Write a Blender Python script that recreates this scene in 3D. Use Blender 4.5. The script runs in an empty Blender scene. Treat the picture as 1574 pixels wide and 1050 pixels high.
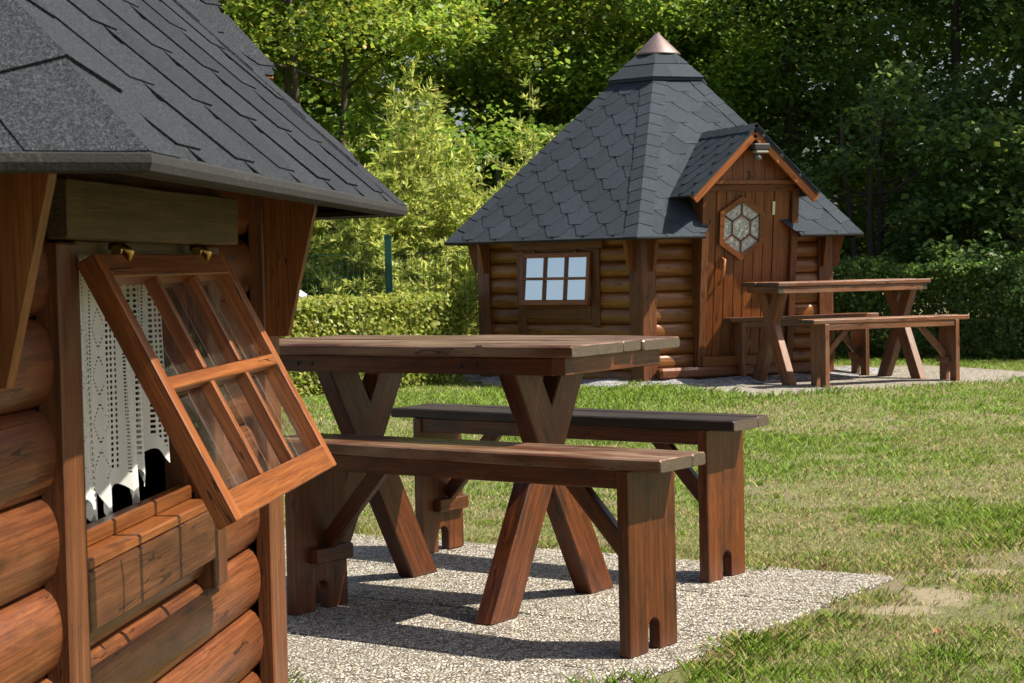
import bpy, bmesh, math, random
import numpy as np
from mathutils import Matrix, Vector
random.seed(7)
RNG = np.random.default_rng(11)
S = bpy.context.scene
COL = S.collection

# ------------------------------------------------------------------ camera
cam_d = bpy.data.cameras.new('camera'); cam = bpy.data.objects.new('camera', cam_d); COL.objects.link(cam)
cam_d.sensor_width = 36.0; cam_d.lens = 36.0 * 2850.0 / 1574.0
cam_d.clip_start = 0.05; cam_d.clip_end = 600
PITCH, ROLL = 0.0425, 0.0216
cam.matrix_world = (Matrix.Translation((0, 0, 0.95)) @ Matrix.Rotation(math.pi / 2 - PITCH, 4, 'X')
                    @ Matrix.Rotation(-ROLL, 4, 'Z'))
cam_d.dof.use_dof = True; cam_d.dof.focus_distance = 5.0; cam_d.dof.aperture_fstop = 30.0
S.camera = cam
# ------------------------------------------------------------------ world and sun
SUN = Vector((0.1016, -0.0134, 0.130)).normalized()
world = bpy.data.worlds.new('World'); S.world = world; world.use_nodes = True
wn = world.node_tree; wn.nodes.clear()
sky = wn.nodes.new('ShaderNodeTexSky'); sky.sky_type = 'NISHITA'; sky.sun_disc = False
sky.sun_elevation = math.asin(SUN.z); sky.sun_rotation = math.atan2(SUN.x, SUN.y)
sky.dust_density = 3.0; sky.ozone_density = 0.4; sky.air_density = 1.0
bg = wn.nodes.new('ShaderNodeBackground'); bg.inputs[1].default_value = 0.07
wo = wn.nodes.new('ShaderNodeOutputWorld')
wn.links.new(sky.outputs[0], bg.inputs[0]); wn.links.new(bg.outputs[0], wo.inputs[0])
sd = bpy.data.lights.new('sun', 'SUN'); sd.energy = 5.0; sd.angle = math.radians(0.55); sd.color = (1.0, 0.92, 0.78)
sun = bpy.data.objects.new('sun', sd); COL.objects.link(sun); sun.location = (8, -2, 12)
sun.rotation_euler = (-SUN).to_track_quat('-Z', 'Y').to_euler()
S.view_settings.view_transform = 'Standard'; S.view_settings.look = 'None'
S.view_settings.exposure = 0.98; S.view_settings.gamma = 1.0; S.view_settings.use_curve_mapping = False

# ------------------------------------------------------------------ material helpers
class NT:
    def __init__(s, name):
        s.m = bpy.data.materials.new(name); s.m.use_nodes = True
        s.t = s.m.node_tree; s.b = s.t.nodes['Principled BSDF']; s.out = s.t.nodes['Material Output']
    def n(s, typ, ins=None, **kw):
        o = s.t.nodes.new('ShaderNode' + typ)
        for k, v in kw.items(): setattr(o, k, v)
        for k, v in (ins or {}).items():
            if hasattr(v, 'is_linked'): s.t.links.new(v, o.inputs[k])
            else: o.inputs[k].default_value = v
        return o
    def l(s, a, b): s.t.links.new(a, b)
    def ramp(s, fac, stops):
        r = s.n('ValToRGB', {0: fac}); e = r.color_ramp.elements
        while len(e) < len(stops): e.new(0.5)
        for i, (p, c) in enumerate(stops):
            e[i].position = p; e[i].color = (c, c, c, 1) if isinstance(c, (int, float)) else (*c, 1)
        return r.outputs[0]
    def mix(s, f, a, b, mode='MIX'):
        x = s.n('Mix', data_type='RGBA', blend_type=mode)
        for k, v in ((0, f), (6, a), (7, b)):
            if hasattr(v, 'is_linked'): s.l(v, x.inputs[k])
            else: x.inputs[k].default_value = v if isinstance(v, (int, float)) else (*v, 1)
        return x.outputs[2]
    def math(s, op, a, b=0.0, c=0.0, clamp=False):
        x = s.n('Math', operation=op, use_clamp=clamp)
        for k, v in ((0, a), (1, b), (2, c)):
            if hasattr(v, 'is_linked'): s.l(v, x.inputs[k])
            else: x.inputs[k].default_value = v
        return x.outputs[0]

def wood(name, c_dark, c_mid, c_light, rough=0.5, weather=0.0, wcol=(0.24, 0.19, 0.15), endc=(0.11, 0.08, 0.055), dirt=0.5, spec=0.28, scuff=0.25, coat=0.12):
    N = NT(name)
    tc = N.n('TexCoord'); oi = N.n('ObjectInfo')
    off = N.math('MULTIPLY', oi.outputs['Random'], 37.0)
    v = N.n('VectorMath', {0: tc.outputs['Object'], 1: off}, operation='ADD')
    def nz(sc, scale, detail=4, dist=0.0, rough_=0.55):
        mp = N.n('Mapping', {0: v.outputs[0], 3: sc})
        return N.n('TexNoise', {'Vector': mp.outputs[0], 'Scale': scale, 'Detail': detail, 'Roughness': rough_, 'Distortion': dist}).outputs[0]
    grain = nz((0.8, 20, 20), 3.4, 8, 0.3, .66)
    fine = nz((1.6, 75, 75), 3.4, 6, 0.2, .7)
    patch = nz((2.6, 7.0, 7.0), 2.4, 6, 0.4, .65)
    col = N.ramp(grain, [(0.30, c_dark), (0.48, c_mid), (0.72, c_light)])
    col = N.mix(N.math('MULTIPLY', N.ramp(fine, [(0.38, 1.0), (0.56, 0.0)]), 0.6), col, (c_dark[0] * .55, c_dark[1] * .5, c_dark[2] * .5))
    mp = N.n('Mapping', {0: v.outputs[0], 3: (2.6, 9, 9)})
    vo = N.n('TexVoronoi', {'Vector': mp.outputs[0], 'Scale': 1.3})
    col = N.mix(N.math('MULTIPLY', N.ramp(vo.outputs['Distance'], [(0.06, 1.0), (0.15, 0.0)]), 0.8), col, (c_dark[0] * .35, c_dark[1] * .3, c_dark[2] * .3))
    col = N.mix(N.math('MULTIPLY', N.ramp(patch, [(0.48, 0.0), (0.68, 1.0)]), dirt), col, (c_dark[0] * .4, c_dark[1] * .5, c_dark[2] * .6))
    if weather > 0:
        wz = nz((1.2, 6, 6), 3.0, 5)
        col = N.mix(N.math('MULTIPLY', N.ramp(wz, [(0.38, 0.0), (0.62, 1.0)]), weather), col, wcol)
    sc = nz((5.0, 22, 22), 2.3, 5, 0.8, .7)
    col = N.mix(N.math('MULTIPLY', N.ramp(sc, [(0.60, 0.0), (0.70, 1.0)]), scuff), col, (c_light[0] * 1.25 + .03, c_light[1] * 1.4 + .02, c_light[2] * 1.6 + .015))
    ck = nz((0.55, 9, 9), 3.0, 3, 0.5)
    lim = nz((1.1, 2.5, 2.5), 2.6, 2)
    crack = N.math('MULTIPLY', N.math('LESS_THAN', N.math('ABSOLUTE', N.math('SUBTRACT', ck, 0.5)), 0.0055), N.math('GREATER_THAN', lim, 0.54))
    col = N.mix(N.math('MULTIPLY', crack, 0.85), col, (c_dark[0] * .18, c_dark[1] * .18, c_dark[2] * .18))
    # tone differs from board to board
    hs = N.n('HueSaturation', {'Color': col, 'Value': N.math('MULTIPLY_ADD', oi.outputs['Random'], 0.35, 0.82)})
    sep = N.n('SeparateXYZ', {0: tc.outputs['Normal']})
    e = N.math('GREATER_THAN', N.math('ABSOLUTE', sep.outputs[0]), 0.8)
    ec = N.mix(N.ramp(fine, [(0.35, 0.0), (0.65, 1.0)]), (endc[0] * .3, endc[1] * .3, endc[2] * .3), endc)
    N.l(N.mix(e, hs.outputs[0], ec), N.b.inputs['Base Color'])
    N.l(N.math('MULTIPLY_ADD', patch, 0.3, rough - 0.15), N.b.inputs['Roughness'])
    N.b.inputs['Specular IOR Level'].default_value = spec
    N.b.inputs['Coat Weight'].default_value = coat; N.b.inputs['Coat Roughness'].default_value = 0.3
    bh = N.math('SUBTRACT', N.math('ADD', N.math('MULTIPLY', grain, 0.6), N.math('MULTIPLY', fine, 0.5)), N.math('MULTIPLY', crack, .8))
    bp = N.n('Bump', {'Height': bh, 'Strength': 0.35, 'Distance': 0.004}); N.l(bp.outputs[0], N.b.inputs['Normal'])
    return N.m

def plain(name, col, rough=0.5, metal=0.0, spec=0.5):
    N = NT(name)
    tc = N.n('TexCoord')
    nz = N.n('TexNoise', {'Vector': tc.outputs['Object'], 'Scale': 24.0, 'Detail': 4.0}).outputs[0]
    N.l(N.mix(nz, tuple(c * .75 for c in col), tuple(min(1, c * 1.2) for c in col)), N.b.inputs['Base Color'])
    N.b.inputs['Roughness'].default_value = rough; N.b.inputs['Metallic'].default_value = metal
    N.b.inputs['Specular IOR Level'].default_value = spec
    return N.m

M = {}
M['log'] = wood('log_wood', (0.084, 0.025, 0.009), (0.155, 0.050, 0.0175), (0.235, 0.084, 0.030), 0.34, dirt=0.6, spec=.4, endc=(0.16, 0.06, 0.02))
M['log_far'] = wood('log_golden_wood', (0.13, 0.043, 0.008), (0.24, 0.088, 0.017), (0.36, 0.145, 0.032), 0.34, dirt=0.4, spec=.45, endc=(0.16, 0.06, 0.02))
M['trim'] = wood('trim_wood', (0.080, 0.027, 0.010), (0.142, 0.050, 0.0185), (0.21, 0.081, 0.031), 0.42, dirt=0.5, endc=(0.2, 0.085, 0.03))
M['olive'] = wood('olive_trim_wood', (0.06, 0.036, 0.008), (0.105, 0.064, 0.0155), (0.15, 0.095, 0.026), 0.5, dirt=0.4)
M['sash'] = wood('sash_wood', (0.14, 0.040, 0.0095), (0.225, 0.070, 0.0175), (0.31, 0.11, 0.031), 0.36, dirt=0.2, spec=.35, endc=(0.2, 0.08, 0.03))
M['bracket'] = wood('bracket_wood', (0.12, 0.038, 0.009), (0.19, 0.064, 0.015), (0.27, 0.10, 0.025), 0.42, dirt=0.25, endc=(0.30, 0.17, 0.06))
M['barge'] = wood('barge_wood', (0.22, 0.062, 0.012), (0.34, 0.105, 0.022), (0.43, 0.15, 0.036), 0.40, dirt=0.2)
M['gable'] = wood('gable_wood', (0.16, 0.05, 0.014), (0.26, 0.085, 0.024), (0.34, 0.12, 0.036), 0.4, dirt=0.25)
M['door'] = wood('door_wood', (0.09, 0.025, 0.006), (0.18, 0.053, 0.012), (0.27, 0.088, 0.021), 0.34, dirt=0.3, spec=.4)
M['bench'] = wood('bench_wood', (0.042, 0.0110, 0.0034), (0.102, 0.0270, 0.0070), (0.175, 0.0500, 0.0130), 0.36, dirt=0.75, scuff=.3, spec=.4, endc=(0.17, 0.06, 0.024))
M['plank'] = wood('plank_wood', (0.055, 0.020, 0.010), (0.11, 0.040, 0.019), (0.18, 0.075, 0.036), 0.34, weather=0.65, wcol=(0.29, 0.20, 0.135), endc=(0.11, 0.085, 0.06), dirt=0.55, spec=.5)  # pale weathering, lifted further to put the lit tops' sheen into the colour
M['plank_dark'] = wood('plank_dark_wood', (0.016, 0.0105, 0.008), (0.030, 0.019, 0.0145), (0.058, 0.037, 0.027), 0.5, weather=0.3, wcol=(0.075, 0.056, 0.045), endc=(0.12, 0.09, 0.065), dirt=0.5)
M['bench_dark'] = wood('bench_dark_wood', (0.035, 0.016, 0.009), (0.075, 0.030, 0.014), (0.13, 0.055, 0.024), 0.45, dirt=0.6, endc=(0.1, 0.05, 0.025))
M['bench_far'] = wood('bench_far_wood', (0.09, 0.032, 0.012), (0.19, 0.070, 0.025), (0.33, 0.135, 0.05), 0.38, weather=0.3, wcol=(0.19, 0.16, 0.14), endc=(0.10, 0.085, 0.07), dirt=0.4)
M['dark_wood'] = wood('lining_wood', (0.03, 0.015, 0.008), (0.05, 0.026, 0.012), (0.07, 0.035, 0.016), 0.7)
M['brass'] = plain('brass', (0.45, 0.30, 0.09), 0.28, 1.0)
M['steel'] = plain('steel', (0.55, 0.55, 0.56), 0.25, 1.0)
M['copper'] = plain('copper_cap', (0.23, 0.175, 0.17), 0.5, 0.7)
M['black'] = plain('black_paint', (0.015, 0.015, 0.016), 0.5)
M['greyplastic'] = plain('grey_housing', (0.10, 0.105, 0.11), 0.4)
M['whiteplastic'] = plain('pale_lens', (0.33, 0.33, 0.30), 0.3)
M['green_metal'] = plain('green_powder_coat', (0.010, 0.075, 0.052), 0.4)
M['concrete'] = plain('concrete_block', (0.13, 0.13, 0.125), 0.9)
M['pale'] = plain('pale_panel', (0.62, 0.66, 0.72), 0.4)
M['bark'] = plain('bark', (0.06, 0.048, 0.035), 0.9)
M['stem'] = plain('cane_stem', (0.20, 0.19, 0.06), 0.7)
M['litter'] = plain('dry_leaf', (0.24, 0.12, 0.045), 0.8)

def shingle_mat(name, base, sp):
    # granules at two sizes over slow tonal drift
    N = NT(name); tc = N.n('TexCoord'); oi = N.n('ObjectInfo')
    v = N.n('VectorMath', {0: tc.outputs['Object'], 1: N.math('MULTIPLY', oi.outputs['Random'], 19.0)}, operation='ADD').outputs[0]
    g = N.n('TexNoise', {'Vector': v, 'Scale': 420.0, 'Detail': 2.0, 'Roughness': 0.8}).outputs[0]
    p = N.n('TexNoise', {'Vector': v, 'Scale': 5.0, 'Detail': 4.0}).outputs[0]
    g2 = N.n('TexNoise', {'Vector': v, 'Scale': 170.0, 'Detail': 3.0, 'Roughness': 0.75}).outputs[0]
    g = N.math('ADD', N.math('MULTIPLY', g, .68), N.math('MULTIPLY', g2, .32))
    c = N.ramp(g, [(0.38, tuple(x * .22 for x in base)), (0.50, base), (0.63, tuple(x * 3.2 for x in base))])
    c = N.mix(N.math('MULTIPLY', N.ramp(p, [(0.4, 0.0), (0.7, 1.0)]), 0.35), c, tuple(x * 1.5 for x in base))
    hs = N.n('HueSaturation', {'Color': c, 'Value': N.math('MULTIPLY_ADD', oi.outputs['Random'], sp, 1 - sp / 2)})
    N.l(hs.outputs[0], N.b.inputs['Base Color']); N.b.inputs['Roughness'].default_value = 0.9
    N.b.inputs['Specular IOR Level'].default_value = 0.12
    bp = N.n('Bump', {'Height': g, 'Strength': 0.6, 'Distance': 0.0015}); N.l(bp.outputs[0], N.b.inputs['Normal'])
    return N.m
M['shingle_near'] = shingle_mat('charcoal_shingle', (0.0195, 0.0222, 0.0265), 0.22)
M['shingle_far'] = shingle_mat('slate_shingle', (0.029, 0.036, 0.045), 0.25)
def edge_mat():
    N = NT('eave_edge'); tc = N.n('TexCoord')
    g = N.n('TexNoise', {'Vector': tc.outputs['Object'], 'Scale': 160.0, 'Detail': 4.0, 'Roughness': .7}).outputs[0]
    p = N.n('TexNoise', {'Vector': tc.outputs['Object'], 'Scale': 6.0, 'Detail': 4.0}).outputs[0]
    c = N.ramp(g, [(0.40, (0.009, 0.009, 0.009)), (0.60, (0.022, 0.021, 0.017)), (0.72, (0.12, 0.115, 0.08))])
    N.l(N.mix(N.ramp(p, [(.4, 0.), (.65, 1.)]), (0.011, 0.011, 0.011), c), N.b.inputs['Base Color']); N.b.inputs['Roughness'].default_value = .9
    bp = N.n('Bump', {'Height': g, 'Strength': .7, 'Distance': .002}); N.l(bp.outputs[0], N.b.inputs['Normal'])
    return N.m
M['eave'] = edge_mat()

def glass_mat(name, ior, dust, tint=(0.93, 0.97, 0.95)):
    N = NT(name); tc = N.n('TexCoord')
    ge = N.n('NewGeometry'); dt = N.n('VectorMath', {0: ge.outputs['Normal'], 1: ge.outputs['Incoming']}, operation='DOT_PRODUCT').outputs['Value']
    r0 = 2 * ((ior - 1) / (ior + 1)) ** 2
    fr = N.math('MULTIPLY_ADD', N.math('POWER', N.math('SUBTRACT', 1.0, N.math('ABSOLUTE', dt)), 5.0), 1 - r0, r0)
    tr = N.n('BsdfTransparent', {'Color': (*tint, 1)}); gl = N.n('BsdfGlossy', {'Color': (1, 1, 1, 1), 'Roughness': 0.01})
    mx = N.n('MixShader', {0: fr, 1: tr.outputs[0], 2: gl.outputs[0]})
    nz = N.n('TexNoise', {'Vector': tc.outputs['Object'], 'Scale': 9.0, 'Detail': 8.0, 'Roughness': .7}).outputs[0]
    df = N.n('BsdfDiffuse', {'Color': (0.5, 0.47, 0.42, 1)})
    m2 = N.n('MixShader', {0: N.math('MULTIPLY', N.ramp(nz, [(.42, .15), (.72, 1.)]), dust), 1: mx.outputs[0], 2: df.outputs[0]})
    N.l(m2.outputs[0], N.out.inputs[0]); return N.m
M['glass'] = glass_mat('window_glass', 1.75, 0.07)
M['glass_far'] = glass_mat('coated_window_glass', 4.7, 0.04)
def lead_glass():
    N = NT('patterned_glass'); tc = N.n('TexCoord')
    w = N.n('TexNoise', {'Vector': tc.outputs['Object'], 'Scale': 16.0, 'Detail': 3.0, 'Distortion': 2.5}).outputs[0]
    N.l(N.ramp(w, [(.34, (0.08, 0.09, 0.10)), (.46, (0.55, 0.58, 0.58)), (.51, (.16, .18, .19)), (.60, (0.66, 0.69, 0.69))]), N.b.inputs['Base Color'])
    N.b.inputs['Roughness'].default_value = 0.12
    bp = N.n('Bump', {'Height': w, 'Strength': .5, 'Distance': .004}); N.l(bp.outputs[0], N.b.inputs['Normal']); return N.m
M['leadglass'] = lead_glass()
def lace(name, holes=True):
    N = NT(name); tc = N.n('TexCoord')
    sx = N.n('SeparateXYZ', {0: tc.outputs['Object']})
    x, z = sx.outputs[0], sx.outputs[2]
    def fr(a, p): return N.math('FRACT', N.math('DIVIDE', a, p))
    at = N.n('Attribute', attribute_name='hem').outputs['Fac']
    band = fr(x, 0.115)                                   # vertical bands of the pattern
    hx = N.math('LESS_THAN', N.math('ABSOLUTE', N.math('SUBTRACT', fr(x, 0.0125), .5)), .27)
    hz = N.math('LESS_THAN', N.math('ABSOLUTE', N.math('SUBTRACT', fr(z, 0.0088), .5)), .27)
    grid = N.math('MULTIPLY', N.math('MULTIPLY', hx, hz), N.math('LESS_THAN', band, .44))
    fz = N.math('LESS_THAN', N.math('ABSOLUTE', N.math('SUBTRACT', fr(z, 0.0056), .5)), .24)
    line = N.math('MULTIPLY', fz, N.math('LESS_THAN', N.math('ABSOLUTE', N.math('SUBTRACT', band, .54)), .018))
    line2 = N.math('MULTIPLY', fz, N.math('LESS_THAN', N.math('ABSOLUTE', N.math('SUBTRACT', band, .95)), .018))
    dia = N.math('ABSOLUTE', N.math('SUBTRACT', N.math('ADD', N.math('MULTIPLY', N.math('ABSOLUTE', N.math('SUBTRACT', band, .745)), .23), N.math('PINGPONG', z, .036)), .030))
    dots = N.math('MULTIPLY', N.math('MULTIPLY', fz, N.math('LESS_THAN', dia, .0024)), N.math('GREATER_THAN', band, .57))
    h = N.math('MAXIMUM', N.math('MAXIMUM', grid, dots), N.math('MAXIMUM', line, line2))
    _hd = N.math('MULTIPLY', N.math('LESS_THAN', N.math('ABSOLUTE', N.math('SUBTRACT', at, .945)), .011), N.math('LESS_THAN', N.math('ABSOLUTE', N.math('SUBTRACT', fr(x, .014), .5)), .26))
    h = N.math('MULTIPLY', h, N.math('LESS_THAN', at, .93))
    N.b.inputs['Base Color'].default_value = (0.92, 0.92, 0.91, 1); N.b.inputs['Roughness'].default_value = .9
    tl = N.n('BsdfTranslucent', {'Color': (.8, .8, .79, 1)}); mx = N.n('MixShader', {0: .25, 1: N.b.outputs[0], 2: tl.outputs[0]})
    if holes:
        tr = N.n('BsdfTransparent'); m2 = N.n('MixShader', {0: h, 1: mx.outputs[0], 2: tr.outputs[0]}); N.l(m2.outputs[0], N.out.inputs[0])
    else: N.l(mx.outputs[0], N.out.inputs[0])
    return N.m
M['lace'] = lace('lace'); M['cloth'] = lace('white_cloth', False)

def leaf_mat(name, trans=0.5, rough=0.45, spec=0.35):
    N = NT(name)
    at = N.n('Attribute', attribute_name='col')
    N.l(at.outputs[0], N.b.inputs['Base Color']); N.b.inputs['Roughness'].default_value = rough
    N.b.inputs['Specular IOR Level'].default_value = spec
    tl = N.n('BsdfTranslucent', {'Color': at.outputs[0]})
    br = N.n('HueSaturation', {'Color': at.outputs[0], 'Value': 1.5, 'Hue': .485}); N.l(br.outputs[0], tl.inputs[0])
    mx = N.n('MixShader', {0: trans, 1: N.b.outputs[0], 2: tl.outputs[0]}); N.l(mx.outputs[0], N.out.inputs[0]); return N.m
M['leaf'] = leaf_mat('leaf'); M['grass'] = leaf_mat('grass_blade', .3, .55, .25)

def aggregate():
    N = NT('exposed_aggregate'); g = N.n('NewGeometry'); v = g.outputs['Position']
    vo = N.n('TexVoronoi', {'Vector': v, 'Scale': 96.0, 'Randomness': 1.0})
    vd = N.n('TexVoronoi', {'Vector': v, 'Scale': 96.0, 'Randomness': 1.0}, feature='DISTANCE_TO_EDGE')
    h = N.n('SeparateColor', {0: vo.outputs['Color']})
    stone = N.ramp(h.outputs[0], [(0.0, (0.07, 0.06, 0.05)), (0.18, (0.22, 0.17, 0.12)), (0.4, (0.45, 0.40, 0.315)), (0.7, (0.60, 0.565, 0.485)), (0.88, (0.33, 0.30, 0.28)), (1.0, (0.70, 0.68, 0.62))])
    c = N.mix(N.ramp(vd.outputs[0], [(0.0, 1.0), (0.13, 0.0)]), stone, (0.10, 0.09, 0.075))
    p = N.n('TexNoise', {'Vector': v, 'Scale': 3.0, 'Detail': 5.0}).outputs[0]
    c = N.mix(N.math('MULTIPLY', N.ramp(p, [(.45, 0.), (.75, 1.)]), .4), c, (0.26, 0.24, 0.19))
    N.l(c, N.b.inputs['Base Color']); N.b.inputs['Roughness'].default_value = .75
    bp = N.n('Bump', {'Height': N.ramp(vd.outputs[0], [(0., 0.), (.2, .8), (.5, 1.)]), 'Strength': 1., 'Distance': .006}); N.l(bp.outputs[0], N.b.inputs['Normal'])
    return N.m
M['aggregate'] = aggregate()
BARE = ((1.19, 5.17, .11, .17), (1.03, 4.97, .13, .08), (1.02, 5.52, .13, .07), (1.40, 5.55, .12, .08))     # worn spots: x, y, half sizes
def soil():
    N = NT('lawn_soil'); g = N.n('NewGeometry'); v = g.outputs['Position']
    a = N.n('TexNoise', {'Vector': v, 'Scale': 2.2, 'Detail': 6.0, 'Roughness': .65}).outputs[0]
    b = N.n('TexNoise', {'Vector': v, 'Scale': 85.0, 'Detail': 8.0, 'Roughness': .8}).outputs[0]
    c = N.ramp(b, [(.3, (0.09, 0.075, 0.035)), (.5, (0.20, 0.17, 0.09)), (.7, (0.36, 0.31, 0.19))])
    d = N.ramp(b, [(.3, (0.06, 0.075, 0.018)), (.55, (0.17, 0.18, 0.055)), (.75, (0.32, 0.30, 0.13))])
    col = N.mix(N.ramp(a, [(.42, 0.), (.58, 1.)]), d, c)
    sand = N.ramp(b, [(.3, (0.15, 0.12, 0.07)), (.5, (0.32, 0.265, 0.165)), (.68, (0.48, 0.42, 0.29))]); xyz = N.n('SeparateXYZ', {0: v})
    e = N.n('TexNoise', {'Vector': v, 'Scale': 16.0, 'Detail': 6.0, 'Roughness': .7}).outputs[0]
    for (bx_, by_, ra_, rb_) in BARE:
        dx = N.math('DIVIDE', N.math('SUBTRACT', xyz.outputs[0], bx_), ra_); dy = N.math('DIVIDE', N.math('SUBTRACT', xyz.outputs[1], by_), rb_)
        q = N.math('ADD', N.math('ADD', N.math('MULTIPLY', dx, dx), N.math('MULTIPLY', dy, dy)), N.math('MULTIPLY_ADD', e, 2.4, -1.2))
        col = N.mix(N.ramp(q, [(.45, 1.0), (1.0, 0.0)]), col, sand)
    N.l(col, N.b.inputs['Base Color']); N.b.inputs['Roughness'].default_value = .95
    bp = N.n('Bump', {'Height': b, 'Strength': .8, 'Distance': .02}); N.l(bp.outputs[0], N.b.inputs['Normal']); return N.m
M['soil'] = soil()
def gravel_m():
    N = NT('grey_gravel'); g = N.n('NewGeometry')
    vo = N.n('TexVoronoi', {'Vector': g.outputs['Position'], 'Scale': 45.0}); h = N.n('SeparateColor', {0: vo.outputs['Color']})
    N.l(N.ramp(h.outputs[0], [(0., (.08, .08, .085)), (1., (.36, .36, .37))]), N.b.inputs['Base Color']); N.b.inputs['Roughness'].default_value = .9
    bp = N.n('Bump', {'Height': vo.outputs['Distance'], 'Strength': 1., 'Distance': .01}, invert=True); N.l(bp.outputs[0], N.b.inputs['Normal']); return N.m
M['gravel'] = gravel_m()

# ------------------------------------------------------------------ object helpers
ROOT = {}                                   # object -> matrix in its thing's own space
def put(o, parent=None, mat=None):
    COL.objects.link(o)
    mat = mat or Matrix()
    ROOT[o] = mat
    if parent is not None:
        o.parent = parent; o.matrix_basis = ROOT[parent].inverted() @ mat
    return o
def thing(name, label, cat, loc=(0, 0, 0), rz=0.0, group=None):
    o = bpy.data.objects.new(name, None); o.empty_display_size = .1; COL.objects.link(o); ROOT[o] = Matrix()
    o.location = loc; o.rotation_euler = (0, 0, rz); o['label'] = label; o['category'] = cat
    if group: o['group'] = group
    return o
def tag(o, label, cat, group=None):
    o['label'] = label; o['category'] = cat
    if group: o['group'] = group
    return o
def mesh_of(name, verts, faces, mat, smooth=None):
    me = bpy.data.meshes.new(name); me.from_pydata([tuple(v) for v in verts], [], [tuple(f) for f in faces]); me.materials.append(mat)
    if smooth is not None: me.polygons.foreach_set('use_smooth', np.array(smooth, dtype=bool))
    me.update(); return me
def solid(name, parent, verts, faces, mat, matrix=None, smooth=None, kind=None):
    o = put(bpy.data.objects.new(name, mesh_of(name, verts, faces, mat, smooth)), parent, matrix)
    if kind: o['kind'] = kind
    return o
CACHE = {}
def board_mesh(L, w, t, bev, mat, seg=1, jit=0.0, seed=0):
    key = (round(L, 3), round(w, 3), round(t, 3), round(bev, 4), mat.name, seg, jit, seed)
    if key in CACHE: return CACHE[key]
    r = random.Random(seed * 13 + 5)
    prof = [(-w/2 + bev, -t/2), (w/2 - bev, -t/2), (w/2, -t/2 + bev), (w/2, t/2 - bev), (w/2 - bev, t/2), (-w/2 + bev, t/2), (-w/2, t/2 - bev), (-w/2, -t/2 + bev)]
    V = []; Fs = []
    xs = [-L/2, -L/2 + bev] + [(-L/2 + bev) + (L - 2 * bev) * i / seg for i in range(1, seg)] + [L/2 - bev, L/2]
    n = len(xs)
    wob = [[0.0] * n for _ in range(3)]
    if jit:
        for k in range(3):
            ph = r.random() * 6; f1 = r.uniform(2, 5); f2 = r.uniform(9, 17)
            wob[k] = [jit * (math.sin(ph + x * f1) + .6 * math.sin(ph * 2 + x * f2) + .5 * r.uniform(-1, 1)) for x in xs]
    for i, x in enumerate(xs):
        k = 1.0 - (bev / max(w, t) * 1.2 if i in (0, n - 1) else 0.0)
        kt = 1.0 - (2 * bev / t * .5 if i in (0, n - 1) else 0.0)
        for (y, z) in prof:
            dy = wob[0][i] if y < 0 else wob[1][i]
            V.append((x, y * k + dy, z * kt + (wob[2][i] * .5)))
    for i in range(n - 1):
        for j in range(8):
            a = i * 8 + j; b = i * 8 + (j + 1) % 8
            Fs.append((a, a + 8, b + 8, b))
    Fs.append(tuple(range(8))); Fs.append(tuple(reversed(range((n - 1) * 8, n * 8))))
    me = bpy.data.meshes.new('board'); me.from_pydata(V, [], Fs); me.materials.append(mat); me.update()
    bm = bmesh.new(); bm.from_mesh(me); bmesh.ops.recalc_face_normals(bm, faces=bm.faces); bm.to_mesh(me); bm.free()
    CACHE[key] = me; return me
def frame_matrix(a, b, thick_dir):
    a = Vector(a); b = Vector(b); X = (b - a).normalized(); Z = Vector(thick_dir); Z = (Z - X * Z.dot(X)).normalized(); Y = Z.cross(X)
    m = Matrix((X, Y, Z)).transposed().to_4x4(); m.translation = (a + b) / 2; return m
def board(name, parent, a, b, w, t, thick_dir, mat, bev=.003, seg=1, jit=0.0, seed=0):
    """a plank from a to b (centre line), w wide, t thick along thick_dir"""
    L = (Vector(b) - Vector(a)).length
    return put(bpy.data.objects.new(name, board_mesh(L, w, t, min(bev, t * .3), mat, seg, jit, seed)), parent, frame_matrix(a, b, thick_dir))
def prism(name, parent, pts, t, mat, matrix=None, smooth=False):
    """polygon in local XZ, thickness t along local Y (centred)"""
    n = len(pts); V = [(p[1], t/2, p[0]) for p in pts] + [(p[1], -t/2, p[0]) for p in pts]
    matrix = (matrix or Matrix()) @ Matrix(((0, 0, 1, 0), (0, -1, 0, 0), (1, 0, 0, 0), (0, 0, 0, 1)))
    Fs = [tuple(range(n)), tuple(reversed(range(n, 2 * n)))] + [(i, i + n, (i + 1) % n + n, (i + 1) % n) for i in range(n)]
    me = mesh_of(name, V, Fs, mat); bm = bmesh.new(); bm.from_mesh(me); bmesh.ops.recalc_face_normals(bm, faces=bm.faces); bm.to_mesh(me); bm.free()
    return put(bpy.data.objects.new(name, me), parent, matrix)
def tube_geo(pts, rads, sides=7):
    V = []; Fs = []; pts = [Vector(p) for p in pts]
    for i, p in enumerate(pts):
        d = (pts[min(i + 1, len(pts) - 1)] - pts[max(i - 1, 0)]).normalized()
        x = d.orthogonal().normalized() if i == 0 else (x - d * x.dot(d)).normalized()
        y = d.cross(x)
        for k in range(sides):
            a = 2 * math.pi * k / sides; V.append(p + (x * math.cos(a) + y * math.sin(a)) * rads[i])
    for i in range(len(pts) - 1):
        for k in range(sides):
            a = i * sides + k; b = i * sides + (k + 1) % sides; Fs.append((a, b, b + sides, a + sides))
    Fs.append(tuple(reversed(range(sides)))); Fs.append(tuple(range((len(pts) - 1) * sides, len(pts) * sides)))
    return V, Fs
def tube(name, parent, pts, rads, mat, sides=7, matrix=None):
    if isinstance(rads, (int, float)): rads = [rads] * len(pts)
    V, Fs = tube_geo(pts, rads, sides); return solid(name, parent, V, Fs, mat, matrix, [True] * (len(Fs) - 2) + [False] * 2)
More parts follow.
